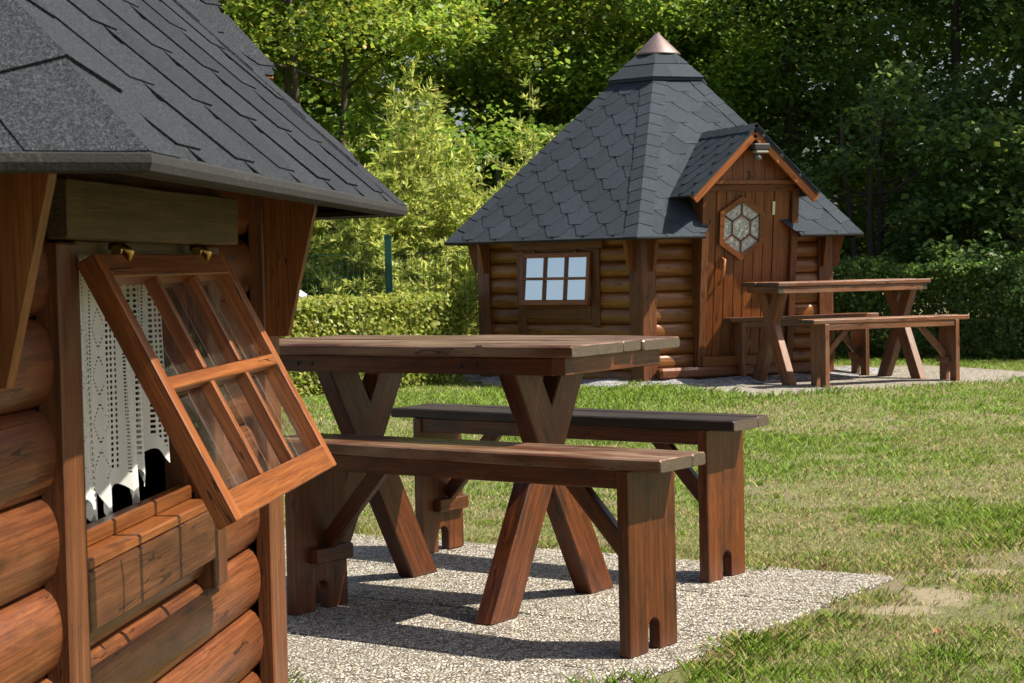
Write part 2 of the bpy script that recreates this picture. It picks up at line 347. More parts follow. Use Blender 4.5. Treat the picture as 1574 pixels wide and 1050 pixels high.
def quads(name, verts, nper, mat, cols=None, parent=None, matrix=None):
    """fast mesh of N separate polygons of nper vertices each; verts (N*nper,3), cols (N,3)"""
    nv = len(verts); nf = nv // nper
    me = bpy.data.meshes.new(name); me.vertices.add(nv); me.vertices.foreach_set('co', np.asarray(verts, dtype=np.float32).ravel())
    me.loops.add(nv); me.loops.foreach_set('vertex_index', np.arange(nv, dtype=np.int32))
    me.polygons.add(nf); me.polygons.foreach_set('loop_start', np.arange(0, nv, nper, dtype=np.int32))
    me.polygons.foreach_set('loop_total', np.full(nf, nper, dtype=np.int32)); me.materials.append(mat)
    if cols is not None:
        a = me.attributes.new('col', 'FLOAT_COLOR', 'POINT'); c = np.ones((nf, nper, 4), np.float32); c[:, :, :3] = np.asarray(cols)[:, None, :]
        a.data.foreach_set('color', c.ravel())
    me.update(calc_edges=True); return put(bpy.data.objects.new(name, me), parent, matrix)
def vnoise(x, y, scale, seed=0):
    r = np.random.default_rng(seed); T = r.random((256, 256)); x = np.asarray(x) * scale + 77.3; y = np.asarray(y) * scale + 41.7
    i = np.floor(x).astype(int); j = np.floor(y).astype(int); u = x - i; v = y - j; u = u*u*(3-2*u); v = v*v*(3-2*v)
    g = lambda a, b: T[a % 256, b % 256]
    return (g(i, j)*(1-u)+g(i+1, j)*u)*(1-v)+(g(i, j+1)*(1-u)+g(i+1, j+1)*u)*v
def fbm(x, y, scale, seed=0, n=4): return sum(vnoise(x, y, scale * 2**k, seed + k) * .5**k for k in range(n)) / sum(.5**k for k in range(n))

# ------------------------------------------------------------------ ground
def rect_frame(ox, oy, ang): c, s = math.cos(ang), math.sin(ang); return lambda u, v: (ox + u * c - v * s, oy + u * s + v * c)
def inv_frame(x, y, ox, oy, ang): c, s = math.cos(ang), math.sin(ang); dx, dy = x - ox, y - oy; return dx * c + dy * s, -dx * s + dy * c
NEAR_P = (1.117, 5.452, -0.585)     # right corner of the near paving; u<0 runs left, v<0 towards the camera
FAR_P = (1.58, 12.40, 0.44)         # front left corner of the far paving; u>0, v>0
NEAR_HUT = (-1.9132, 2.9351, 0.0, 2.0139)
FAR_HUT = (1.2528, 15.3914, 0.05, -0.173)
def in_near(x, y, m=0.0): u, v = inv_frame(x, y, *NEAR_P); return (u < m) & (u > -5) & (v < m) & (v > -2.0 - m)
def in_far(x, y, m=0.0): u, v = inv_frame(x, y, *FAR_P); return (u > -m) & (u < 3.1 + m) & (v > -m) & (v < 2.2)
g = 40
gx = np.linspace(-1, 1, 81); gx = np.sign(gx) * (np.abs(gx) ** 2.2) * 260
GX, GY = np.meshgrid(gx, gx + 9.0)
GZ = -0.012 + 0.026 * np.clip((GY - 7) / 6, 0, 1) + 0.0 * GX
GV = np.stack([GX, GY, GZ], -1).reshape(-1, 3); n = 81
GF = [(j * n + i, j * n + i + 1, (j + 1) * n + i + 1, (j + 1) * n + i) for j in range(n - 1) for i in range(n - 1)]
ground = solid('ground', None, GV, GF, M['soil']); ground['kind'] = 'structure'
def gz(x, y): return -0.012 + 0.026 * np.clip((np.asarray(y) - 7) / 6, 0, 1)

def paving(name, fr, us, vs, z, su, sv, seed, top_mat):
    base_pts = [fr(us[0], vs[0]), fr(us[1], vs[0]), fr(us[1], vs[1]), fr(us[0], vs[1])]
    V = [(x, y, z - .10) for x, y in base_pts] + [(x, y, z - .012) for x, y in base_pts]
    o = solid(name, None, V, [(3, 2, 1, 0), (4, 5, 6, 7), (0, 1, 5, 4), (1, 2, 6, 5), (2, 3, 7, 6), (3, 0, 4, 7)], M['soil']); o['kind'] = 'structure'
    r = random.Random(seed); nu = round((us[1] - us[0]) / su); nv = round((vs[1] - vs[0]) / sv)
    ax = Vector((*fr(1, 0), 0)) - Vector((*fr(0, 0), 0))
    for i in range(nu):
        for j in range(nv):
            u = us[0] + (i + .5) * su; v = vs[0] + (j + .5) * sv; x, y = fr(u, v)
            me = board_mesh(su - .006, sv - .006, .045, .005, top_mat)
            zz = z - .0225 + r.uniform(-.0018, .0018)
            m = Matrix.Translation((x, y, zz)) @ Matrix.Rotation(math.atan2(ax.y, ax.x) + r.uniform(-.003, .003), 4, 'Z') @ Matrix.Rotation(r.uniform(-.003, .003), 4, 'X')
            put(bpy.data.objects.new('paver', me), o, m)
    return o
paving('near_paving', rect_frame(*NEAR_P), (-4.5, 0), (-2.0, 0), 0.0, .5, .5, 1, M['aggregate'])
paving('far_paving', rect_frame(*FAR_P), (0, 3.0), (0, 2.0), 0.019, .5, .5, 2, M['aggregate'])

# ------------------------------------------------------------------ huts
RW, RE, ZE = 1.6044, 1.8835, 1.065
AP = RW * math.cos(math.pi / 6); APE = RE * math.cos(math.pi / 6)
TANR = 0.868 * RE / APE; QL = math.hypot(APE, APE * TANR)          # roof pitch and slope length to the apex
SINR, COSR = math.sin(math.atan(TANR)), math.cos(math.atan(TANR))
LOGH = 0.118
def clip_poly(poly, planes):
    for (a, b, c) in planes:                              # keep a*x+b*y<=c
        out = []
        for i in range(len(poly)):
            p, q = poly[i], poly[(i + 1) % len(poly)]; dp = a * p[0] + b * p[1] - c; dq = a * q[0] + b * q[1] - c
            if dp <= 0: out.append(p)
            if dp * dq < 0: t = dp / (dp - dq); out.append((p[0] + (q[0] - p[0]) * t, p[1] + (q[1] - p[1]) * t))
        poly = out
        if len(poly) < 3: return []
    return poly
def shingle_field(parent, fm, planes, width, q_max, pitch, expo, skip=None, seed=0, first=0.0):
    """hexagonal tabs over a sloping face; fm maps (p along eave, q up slope, w out) to thing space"""
    r = random.Random(seed); row = 0; q = first - expo
    while q < q_max:
        n = int(width / pitch) + 3
        for i in range(-n, n + 1):
            pc = (i + (.5 if row % 2 else 0)) * pitch + r.uniform(-.004, .004); b = pitch * .19; h = pitch * .5 - .0015; dq = r.uniform(-.003, .003)
            poly = [(pc - b, q + dq), (pc + b, q + dq), (pc + h, q + expo), (pc + h, q + 1.75 * expo), (pc - h, q + 1.75 * expo), (pc - h, q + expo)]
            poly = clip_poly(poly, planes)
            if len(poly) < 3: continue
            cx = sum(p[0] for p in poly) / len(poly); cy = sum(p[1] for p in poly) / len(poly)
            if skip and skip(cx, cy): continue
            lift = r.uniform(0.0, .0012)
            hgt = lambda p: .002 + (.0042 + lift) * (1 - min(1, max(0, (p[1] - q) / (1.75 * expo))))
            c3 = fm @ Vector((cx, cy, 0)); m = fm.copy(); m.translation = c3
            k = len(poly)
            V = [(p[0] - cx, p[1] - cy, hgt(p)) for p in poly] + [(p[0] - cx, p[1] - cy, hgt(p) - .0042) for p in poly]
            Fs = [tuple(range(k))] + [(i2, i2 + k, (i2 + 1) % k + k, (i2 + 1) % k) for i2 in range(k)]
            solid('shingle', parent, V, Fs, M['shingle'], m)
        row += 1; q += expo
    return

def make_hut(name, label, place, sash_angle, near):
    x, y, z, rz = place
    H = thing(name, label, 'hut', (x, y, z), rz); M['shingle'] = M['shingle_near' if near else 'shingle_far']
    R3 = lambda k, R, zz: Vector((R * math.sin(k * math.pi / 3), -R * math.cos(k * math.pi / 3), zz))
    # face f lies between corner f-1 and corner f; f=0 window, f=1 door
    def FM(f, o=0.0):
        a = R3(f - 1, RW, 0); b = R3(f, RW, 0); t = (b - a).normalized()
        if near and f == 0: t = Matrix.Rotation(-.0224, 3, 'Z') @ t; a = b - t * RW      # this wall stands a touch out of square
        nn = Vector((t.y, -t.x, 0))
        m = Matrix((t, nn, Vector((0, 0, 1)))).transposed().to_4x4(); m.translation = a + nn * o; return m      # local x=s, y=outward, z=up
    def P(f, s, o, zz): return FM(f) @ Vector((s, o, zz))
    def out(f): return FM(f).to_3x3() @ Vector((0, 1, 0))
    # floor
    fl = [R3(k, RW - .05, .04) for k in range(6)] + [R3(k, RW - .05, -.04) for k in range(6)]
    solid('floor', H, fl, [(0, 1, 2, 3, 4, 5), (11, 10, 9, 8, 7, 6)] + [(k, k + 6, (k + 1) % 6 + 6, (k + 1) % 6) for k in range(6)], M['dark_wood'])
    # walls and logs
    def log_mesh(L, seed):
        key = ('log', round(L, 3), seed, near)
        if key in CACHE: return CACHE[key]
        V = []; Fs = []; sm = []; NS = 11; r = random.Random(seed)
        xs = [-L/2, -L/2 + .006, -L/6, L/6, L/2 - .006, L/2]
        for i, xx in enumerate(xs):
            e = 1.0 if 0 < i < 5 else .93
            j = r.uniform(-.0015, .0015)
            for k in range(NS + 1):
                a = -math.pi/2 + math.pi * k / NS
                V.append((xx, -.058 + .046 * e * max(0, math.cos(a)) ** .62 + j, (LOGH/2 + .001) * math.sin(a)))
        for i in range(len(xs) - 1):
            for k in range(NS): a = i * (NS + 1) + k; Fs.append((a, a + NS + 1, a + NS + 2, a + 1)); sm.append(True)
        for e in (0, len(xs) - 1):
            b0 = len(V); V += [V[e * (NS + 1) + k] for k in range(NS + 1)]; Fs.append(tuple(range(b0, b0 + NS + 1)) if e else tuple(reversed(range(b0, b0 + NS + 1)))); sm.append(False)
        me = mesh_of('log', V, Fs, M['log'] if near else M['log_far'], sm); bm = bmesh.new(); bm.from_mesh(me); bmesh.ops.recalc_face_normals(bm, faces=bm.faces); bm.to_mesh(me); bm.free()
        CACHE[key] = me; return me
    WS = (.43, 1.16)                    # window cut
    DS = (.46, 1.19)                     # door cut
    vis = (-1, 0, 1, 2)
    for f in range(-2, 4):
        L = RW
        def panel(s0, s1, z0, z1): return [(s0, z0), (s1, z0), (s1, z1), (s0, z1)]
        rects = [panel(.03, L - .03, 0, 1.3)]
        if f == 0: rects = [panel(.03, .47, 0, 1.3), panel(1.125, L - .03, 0, 1.3), panel(.47, 1.125, 0, .53), panel(.47, 1.125, 1.0, 1.3)]
        if f == 1: rects = [panel(.03, DS[0], 0, 1.3), panel(DS[1], L - .03, 0, 1.3)]
        V = []; Fs = []
        for rc in rects:
            b0 = len(V); V += [(p[0], -.06, p[1]) for p in rc] + [(p[0], -.085, p[1]) for p in rc]
            Fs += [tuple(b0 + i for i in (0, 1, 2, 3)), tuple(b0 + i for i in (7, 6, 5, 4))] + [tuple(b0 + i for i in (k, (k + 1) % 4, (k + 1) % 4 + 4, k + 4)) for k in range(4)]
        wall = solid('wall', H, V[:8], Fs[:6], M['dark_wood'], FM(f))
        for i in range(1, len(rects)): solid('lining_panel', wall, V[8 * i:8 * i + 8], [tuple(v - 8 * i for v in q) for q in Fs[6 * i:6 * i + 6]], M['dark_wood'], FM(f))
        for k in range(-1, 9):
            z0 = .065 + LOGH * k; zc = z0 + LOGH/2
            spans = [(.02, L - .02)]
            if f == 0 and k >= 4: spans = [(.02, WS[0]), (WS[1], L - .02)]
            if f == 1: spans = [(.02, DS[0]), (DS[1], L - .02)]
            for (s0, s1) in spans:
                m = FM(f) @ Matrix.Translation(((s0 + s1)/2, 0, zc))
                put(bpy.data.objects.new('log', log_mesh(s1 - s0, (k * 7 + f * 3) % 5)), wall, m)
        # board that closes the wall to the roof
        if f != 1: board('frieze_board', H, P(f, .02, -.03, 1.175), P(f, L - .02, -.03, 1.175), .21, .03, out(f), M['trim'])
        else:
            board('frieze_board', H, P(f, .02, -.03, 1.175), P(f, .42, -.03, 1.175), .21, .03, out(f), M['trim'])
            board('frieze_board', H, P(f, 1.23, -.03, 1.175), P(f, L - .02, -.03, 1.175), .21, .03, out(f), M['trim'])
        # corner boards and eave brackets
        for side in (0, 1):
            s = .055 if side == 0 else L - .055
            board('corner_board', H, P(f, s, -.006, -.02), P(f, s, -.006, 1.12), .115, .03, out(f), M['trim'])
            s = .085 if side == 0 else L - .085
            pts = [(.008, .82), (.048, .82), (.106, 1.06), (.110, 1.10), (.008, 1.20)]
            m = FM(f) @ Matrix.Translation((s, 0, 0)) @ Matrix.Rotation(math.pi/2, 4, 'Z')   # local x=outward
            prism('eave_bracket', H, pts, .026, M['bracket'], m)
    # ---------------- window
    f = 0; o_ = out(0)
    head = board('window_frame', H, P(0, .368, .008, 1.033), P(0, 1.252, .008, 1.033), .082, .03, o_, M['olive'] if near else M['trim'], seg=4, jit=.001)
    for s0, s1, zb in ((.394, .474, .34), (1.122, 1.204, .405)):
        board('jamb', head, P(0, (s0 + s1)/2, -.018, zb), P(0, (s0 + s1)/2, -.018, .989), s1 - s0, .036, o_, M['trim'], seg=4, jit=.0008)
    board('sill_apron', head, P(0, .474, -.012, .501), P(0, 1.122, -.012, .501), .086, .028, o_, M['trim'], seg=4, jit=.001)
    board('sill', head, P(0, .474, -.030, .552), P(0, 1.122, -.030, .552), .062, .016, (0, 0, 1), M['sash'])
    board('sill', head, P(0, .474, -.050, .572), P(0, 1.122, -.050, .572), .026, .024, (0, 0, 1), M['sash'])
    board('head_rail', head, P(0, .474, -.03, .983), P(0, 1.122, -.03, .983), .022, .05, o_, M['olive'] if near else M['trim'])
    for s in (.467, 1.13): board('lining', head, P(0, s, -.055, .57), P(0, s, -.07, .99), .06, .014, FM(0).to_3x3() @ Vector((1, 0, 0)), M['trim'])
    # sash, hung at its top edge
    W0, W1, SL = .462, 1.140, .406
    T = FM(0) @ Matrix.Translation(((W0 + W1)/2, .012, .968)) @ Matrix.Rotation(sash_angle, 4, 'X')      # local x=s, -z down the sash, y out
    def SB(nm, par, a, b, w, t, mat=M['sash'], yy=0.0):
        A = T @ Vector((a[0], yy, a[1])); B = T @ Vector((b[0], yy, b[1])); return board(nm, par, A, B, w, t, T.to_3x3() @ Vector((0, 1, 0)), mat, .002)
    hw = (W1 - W0)/2
    sash = SB('window_sash', H, (-hw + .029, -SL + .021), (hw - .029, -SL + .021), .042, .030)
    SB('rail', sash, (-hw + .029, -.018), (hw - .029, -.018), .036, .030)
    for sg in (-1, 1): SB('stile', sash, (sg * (hw - .0145), 0), (sg * (hw - .0145), -SL), .029, .0305)
    SB('muntin', sash, (-hw + .029, -SL/2 + .004), (hw - .029, -SL/2 + .004), .019, .024, yy=.002)
    gw = (2 * hw - .058) / 3
    for i in (1, 2):
        for (za, zb) in ((-.036, -SL/2 + .0145), (-SL/2 - .0065, -SL + .042)):
            SB('muntin', sash, (-hw + .029 + gw * i, za), (-hw + .029 + gw * i, zb), .0145, .022, yy=.002)
    for i in range(3):
        for (za, zb) in ((-.036, -SL/2 + .0145), (-SL/2 - .0065, -SL + .042)):
            xa = -hw + .029 + gw * i + (.009 if i else 0); xb = -hw + .029 + gw * (i + 1) - (.009 if i < 2 else 0)
            V = [(xa, yy_, zz_) for yy_ in (-.006,) for zz_ in ()]
            V = [(xa, -.008, zb), (xb, -.008, zb), (xb, -.008, za), (xa, -.008, za)]
            solid('pane', sash, V, [(0, 1, 2, 3)], M['glass'] if near else M['glass_far'], T)
    tube('latch', sash, [T @ Vector((-hw + .14 + .012 * math.sin(k), -.022 - .006 * k, -SL + .05 + .018 * k)) for k in range(4)], .0035, M['steel'], 6)
    for s in (.588, 1.003):
        kn = [P(0, s, .004, .985), P(0, s + .002, .022, .983), P(0, s + .004, .034, .975), P(0, s + .003, .030, .962)]
        hk = tube('hinge_hook', head, kn, [.005, .0085, .007, .003], M['brass'], 8)
        tube('hook_ring', hk, [P(0, s - .012, .018, .979), P(0, s + .012, .018, .979)], [.008, .008], M['brass'], 8)
    # curtain
    if near: cs0, cs1, cz0, cz1 = .476, 1.075, .574, .985
    else: cs0, cs1, cz0, cz1 = .476, 1.12, .56, .985
    NX, NZ = 260, 20; V = []; Fs = []
    hem = []
    for i in range(NX + 1):
        u = i / NX; s = cs0 + (cs1 - cs0) * u
        fold = .013 * math.sin(s * 66) + .008 * math.sin(s * 29 + 1) + .004 * math.sin(s * 150 + 2)
        saw = ((s - cs0) / .095) % 1.0; dip = (.5 - .5 * math.cos(6.283 * (saw - .45))) * .045 + .03 * max(0, (s - .9) / .12)
        for j in range(NZ + 1):
            v = j / NZ; hem.append(v); zz = cz1 - (cz1 - cz0 - (dip if near else 0)) * v
            V.append((s, (-.078 if near else -.12) + fold * (.35 + .65 * v), zz))
    for i in range(NX):
        for j in range(NZ): a = i * (NZ + 1) + j; Fs.append((a, a + 1, a + NZ + 2, a + NZ + 1))
    cu_ = solid('curtain', H, V, Fs, M['lace'] if near else M['cloth'], FM(0), [True] * len(Fs))
    cu_.data.attributes.new('hem', 'FLOAT', 'POINT').data.foreach_set('value', np.array(hem, np.float32))
    # ---------------- roof
    def RF(f):                          # p along the eave (centred), q up the slope, w out of the roof
        a = R3(f - 1, RE, ZE); b = R3(f, RE, ZE); t = (b - a).normalized(); up = Vector((0, 0, ZE + APE * TANR)) - (a + b)/2; up.normalize()
        m = Matrix((t, up, t.cross(up))).transposed().to_4x4(); m.translation = (a + b)/2; return m
    roof = None
    TH = .024; hwE = RE / 2
    V = []; Fs = []
    for f in range(-2, 4):
        m = RF(f)
        if f == 1:
            qn = .50; pl, pr = -.385, .405
            polys = [[(-hwE, 0), (pl, 0), (pl, qn), (0, QL)], [(pl, qn), (pr, qn), (0, QL)], [(pr, 0), (hwE, 0), (0, QL), (pr, qn)]]
        else: polys = [[(-hwE, 0), (hwE, 0), (0, QL)]]
        for po in polys:
            b0 = len(V); k = len(po); V += [m @ Vector((p[0], p[1], 0)) for p in po] + [m @ Vector((p[0] * (1 + .0), p[1] + TH * TANR * (1 if p[1] == 0 else 0) * 0, -TH)) for p in po]
            Fs += [tuple(b0 + i for i in range(k)), tuple(b0 + k + i for i in reversed(range(k)))] + [(b0 + i, b0 + i + k, b0 + (i + 1) % k + k, b0 + (i + 1) % k) for i in range(k)]
    roof = solid('roof', H, V, Fs, M['shingle'])
    for f in range(-2, 4):
        a = R3(f - 1, RE + .004, ZE); b = R3(f, RE + .004, ZE); t = (b - a).normalized(); nn = Vector((t.y, -t.x, 0))
        segs = [(a, b)] if f != 1 else [(a, a + t * (hwE - .385)), (a + t * (hwE + .405), b)]
        for (p, q) in segs:            # drip edge under the lowest shingles, its ends mitred at the hips
            c = (q - p).length
            prof = [(-.004, .006), (.003, .0015), (.004, -.007), (.001, -.015), (-.006, -.0175), (-.05, -.014), (-.05, -.004)]
            V = []; n6 = len(prof)
            for e, base in ((0, p), (1, q)):
                for (oo, zz) in prof:
                    mit = 0.0
                    if (e == 0 and p == a) or (e == 1 and q == b): mit = oo * math.tan(math.pi / 6) * (1 if e else -1)
                    V.append(base + nn * oo + t * mit + Vector((0, 0, zz)))
            Fs = [(i, (i + 1) % n6, (i + 1) % n6 + n6, i + n6) for i in range(n6)] + [tuple(range(n6)), tuple(reversed(range(n6, 2 * n6)))]
            solid('drip_edge', roof, V, Fs, M['eave'])
        if f in vis:
            m = RF(f); sl = hwE / QL; cl = math.sqrt(1 + sl * sl)
            planes = [(1, sl, hwE - .006), (-1, sl, hwE - .006), (0, -1, .004), (0, 1, QL * .84)]
            skip = None
            if f == 1:
                def skip(px, q): 
                    if -.40 < px < .42 and q < .53: return True
                    zz = ZE + q * SINR; half = (1.87 - zz) * 1.02 + .0
                    return zz > 1.30 and abs(px - .0) < half - .03 and zz < 1.9
            shingle_field(roof, m, planes, RE, QL * .84, .285, .125, skip, f + 5, first=.03)
        if f in (-1, 0, 1, 2):          # hip capping along corner f
            c0 = R3(f, RE, ZE); c1 = Vector((0, 0, ZE + APE * TANR)); d = (c1 - c0); Lh = d.length; d.normalize()
            nl = RF(f).to_3x3() @ Vector((0, 0, 1)); nr = RF(f + 1).to_3x3() @ Vector((0, 0, 1))
            tl = (RF(f).to_3x3() @ Vector((-1, 0, 0))); tr = (RF(f + 1).to_3x3() @ Vector((1, 0, 0)))
            tl = (tl - d * tl.dot(d)).normalized(); tr = (tr - d * tr.dot(d)).normalized(); nm = (nl + nr).normalized()
            q = .0; rr = random.Random(f + 40); el = (R3(f - 1, 1, 0) - R3(f, 1, 0)).normalized(); er = (R3(f + 1, 1, 0) - R3(f, 1, 0)).normalized()
            while q < Lh * .80:
                wv = .105 + rr.uniform(-.004, .004); l2 = .235 if q == 0 else .20; V = []
                for (qq, lift) in ((q, .0105 if q else .0065), (q + l2, .0055)):
                    cpt = c0 + d * qq
                    if qq == 0.0: row = [cpt + el * .12 + nl * lift, cpt + el * .02 + nl * lift, cpt + nm * (lift + .001), cpt + er * .02 + nr * lift, cpt + er * .12 + nr * lift]
                    else: row = [cpt + tl * wv + nl * lift, cpt + tl * .018 + nl * lift, cpt + nm * (lift + .001), cpt + tr * .018 + nr * lift, cpt + tr * wv + nr * lift]
                    V += row + [v - nm * .005 for v in row]
                Fs = [(i, i + 1, i + 11, i + 10) for i in range(4)] + [(i, i + 5, i + 6, i + 1) for i in range(4)] + [(0, 10, 15, 5), (4, 9, 19, 14)]
                ctr = sum(V, Vector()) / 20; mm = Matrix.Translation(ctr)
                solid('hip_cap', roof, [v - ctr for v in V], Fs, M['shingle'], mm); q += .155 if q == 0 else .135
    # cap roof and metal cone
    zc, Rc, zt, Rt = 2.365, .445, 2.605, .15
    V = [R3(k, Rc, zc) for k in range(6)] + [R3(k, Rc, zc - .022) for k in range(6)] + [R3(k, Rt, zt) for k in range(6)]
    Fs = [(k, (k + 1) % 6, 12 + (k + 1) % 6, 12 + k) for k in range(6)] + [(k, k + 6, (k + 1) % 6 + 6, (k + 1) % 6) for k in range(6)] + [(6, 7, 8, 9, 10, 11), (12, 13, 14, 15, 16, 17)]
    cap = solid('cap_roof', H, V, Fs, M['shingle'])
    for f in vis:
        a = R3(f - 1, Rc, zc); b = R3(f, Rc, zc); t = (b - a).normalized(); top = (R3(f - 1, Rt, zt) + R3(f, Rt, zt))/2; mid = (a + b)/2; up = (top - mid); Ls = up.length; up.normalize()
        m = Matrix((t, up, t.cross(up))).transposed().to_4x4(); m.translation = mid
        for r_ in range(2):
            for sd in (0, 1):
                w0 = Rc/2 + (Rt/2 - Rc/2) * (r_ * .5); w1 = Rc/2 + (Rt/2 - Rc/2) * min(1, (r_ * .5 + .62)); q0 = Ls * r_ * .5 - .004; q1 = min(Ls, Ls * (r_ * .5 + .62))
                xs = (-w0 - .006, -.004 + (.05 if r_ else -.06), -w1, -.0 + (.05 if r_ else -.06)) if sd == 0 else ((.05 if r_ else -.06), w0 + .006, (.05 if r_ else -.06) + .0, w1)
                V = [(xs[0], q0, .011), (xs[1], q0, .011), (xs[3], q1, .004), (xs[2], q1, .004)]; V = V + [(v[0], v[1], v[2] - .007) for v in V]
                solid('shingle', cap, V, [(0, 1, 2, 3), (0, 4, 5, 1), (1, 5, 6, 2), (3, 7, 4, 0)], M['shingle'], m)
    ns = 28
    V = []
    for (rr, zz) in ((.186, 2.580), (.190, 2.585), (.180, 2.598), (.015, 2.762), (.0, 2.768)):
        V += [(rr * math.cos(2 * math.pi * k / ns), rr * math.sin(2 * math.pi * k / ns), zz) for k in range(ns)]
    Fs = [(i * ns + k, i * ns + (k + 1) % ns, (i + 1) * ns + (k + 1) % ns, (i + 1) * ns + k) for i in range(4) for k in range(ns)]
    solid('metal_cone', H, V, Fs, M['copper'], None, [True] * len(Fs))
    # ---------------- door with its leaning frame and gabled porch
    f = 1; o1 = out(1); sv = FM(1).to_3x3() @ Vector((1, 0, 0))
    lean = lambda zz: -.005 + .150 * (zz - .05) / 1.35
    def D(s, zz, oo=0.0): return P(1, s, lean(zz) + oo, zz)
    ln = (D(.8, 1.0) - D(.8, 0.0)).normalized(); lo = sv.cross(ln).normalized()
    if lo.dot(o1) < 0: lo = -lo
    for (s, w) in ((.455, .055), (1.205, .055)): board('door_post', H, D(s, -.0, .02), D(s, 1.42, .02), w, .05, lo, M['trim'])
    for s in (.432, 1.228):
        m = FM(1) @ Matrix.Translation((s, 0, 0)) @ Matrix.Rotation(math.pi/2, 4, 'Z')
        prism('side_panel', H, [(-.06, .0), (.012, .0), (lean(1.4) + .02, 1.40), (lean(1.4) + .02, 1.46), (-.25, 1.46)], .018, M['trim'], m)
    board('threshold', H, P(1, .46, .035, .125), P(1, 1.2, .035, .125), .075, .07, (0, 0, 1), M['bracket'])
    board('step_log', H, P(1, .10, .045, .045), P(1, 1.5, .045, .045), .09, .085, (0, 0, 1), M['log'], bev=.02)
    door = board('door', H, D(.76, .155, -.03), D(.76, 1.41, -.03), .56, .03, lo, M['door'])
    npk = 7; pw = .56 / npk
    for i in range(npk):
        s = .48 + pw * (i + .5); board('door_plank', door, D(s, .157, -.006 - .001 * (i % 2)), D(s, 1.41, -.006 - .001 * (i % 2)), pw - .004, .018, lo, M['door'], .003)
    board('side_board', H, D(1.11, .155, -.004), D(1.11, 1.41, -.004), .135, .026, lo, M['door'])
    board('door_head', H, D(.46, 1.425, .012), D(1.2, 1.425, .012), .05, .05, lo, M['trim'])
    hc = Vector((.765, 1.125)); hm = Matrix((sv, lo, ln)).transposed().to_4x4(); hm.translation = D(hc.x, hc.y, .006)
    hexp = lambda R: [(R * .87 * math.sin(k * math.pi/3), R * math.cos(k * math.pi/3)) for k in range(6)]
    def hexring(nm, par, Ro, Ri, y0, y1, mat):
        po, pi_ = hexp(Ro), hexp(Ri); V = [(p[0], y0, p[1]) for p in po] + [(p[0], y1, p[1]) for p in po] + [(p[0], y1, p[1]) for p in pi_] + [(p[0], y0, p[1]) for p in pi_]
        Fs = [(r0 * 6 + k, r0 * 6 + (k + 1) % 6, ((r0 + 1) % 4) * 6 + (k + 1) % 6, ((r0 + 1) % 4) * 6 + k) for r0 in range(4) for k in range(6)]
        return solid(nm, par, V, Fs, mat, hm)
    hexring('window_ring', door, .244, .197, -.004, .026, M['door'])
    hexring('glass_bead', door, .106, .094, .0075, .018, M['trim'])
    po = hexp(.197); solid('pane', door, [(p[0], .008, p[1]) for p in po], [tuple(range(6))], M['leadglass'], hm)
    for k in range(6):
        a = hexp(.100)[k]; b = hexp(.197)[k]
        board('glazing_bar', door, hm @ Vector((a[0], .013, a[1])), hm @ Vector((b[0], .013, b[1])), .012, .011, lo, M['trim'], .002)
    tube('door_handle', door, [D(.615, .90, .012), D(.622, .885, .045), D(.612, .80, .052), D(.592, .715, .045), D(.588, .70, .012)], [.010, .013, .014, .012, .009], M['barge'], 8)
    for zz in (.42, 1.22): board('hinge', door, D(1.035, zz, .013), D(1.035, zz + .10, .013), .022, .006, lo, M['steel'], .001)
    # gable boards
    cs, zr, zl, of, hp = .80, 1.862, 1.362, .325, .52
    npk = 9
    gab = board('gable', H, P(1, .425, .205, 1.463), P(1, 1.175, .205, 1.463), .03, .05, o1, M['bracket'])
    for i in range(npk):
        s0 = .40 + .80 * i / npk; s1 = s0 + .80 / npk - .004; zt0 = zr - .035 - abs(s0 - cs) * .96; zt1 = zr - .035 - abs(s1 - cs) * .96
        pts = [(s0, 1.475), (s1, 1.475), (s1, max(1.478, zt1)), (s0, max(1.478, zt0))]
        cx = (s0 + s1)/2
        prism('gable_plank', gab, [(p[0] - cx, p[1] - 1.6) for p in pts], .02, M['gable'], FM(1, .19) @ Matrix.Translation((cx, 0, 1.6)) )
    # porch roof
    sl_ang = math.atan2(zr - zl, hp); Lp = math.hypot(hp, zr - zl)
    V = []; Fs = []
    porch = None; PM = []
    for sg in (-1, 1):
        up = FM(1).to_3x3() @ Vector((-sg * math.cos(sl_ang), 0, math.sin(sl_ang))); xo = -o1 if sg > 0 else o1
        # p runs along the porch eave, q up its slope
        t = up.cross(Vector((0, 0, 1))).normalized()
        wv = t.cross(up)
        if wv.z < 0: t = -t; wv = t.cross(up)
        m = Matrix((t, up, wv)).transposed().to_4x4(); m.translation = P(1, cs + sg * hp, 0, zl); PM.append((m, t, sg))
        ends = []
        for (q, ob) in ((0, -.10), (Lp, -.62)):
            base = P(1, cs + sg * hp, 0, zl) + up * q
            ends.append((base + o1 * of, base + o1 * ob))
        quad = [ends[0][0], ends[0][1], ends[1][1], ends[1][0]]
        b0 = len(V); V += [v + wv * .012 for v in quad] + [v - wv * .010 for v in quad]
        Fs += [tuple(b0 + i for i in (0, 1, 2, 3)), tuple(b0 + i for i in (7, 6, 5, 4))] + [tuple(b0 + i for i in (k, k + 4, (k + 1) % 4 + 4, (k + 1) % 4)) for k in range(4)]
    porch = solid('porch_roof', H, V, Fs, M['shingle'])
    for (m, t, sg) in PM:
        k = 1 if t.dot(o1) > 0 else -1        # sign of outward along p
        slope_b = (.62 - .10) / Lp
        planes = [(k, 0, of + .012), (-k, -slope_b, .10 - .0), (0, -1, .012), (0, 1, Lp - .01)]
        mm = m @ Matrix.Translation((0, 0, .012))
        shingle_field(porch, mm, planes, 1.1, Lp, .22, .105, None, 60 + sg, first=.02)
    q = -.62
    rr = random.Random(9)
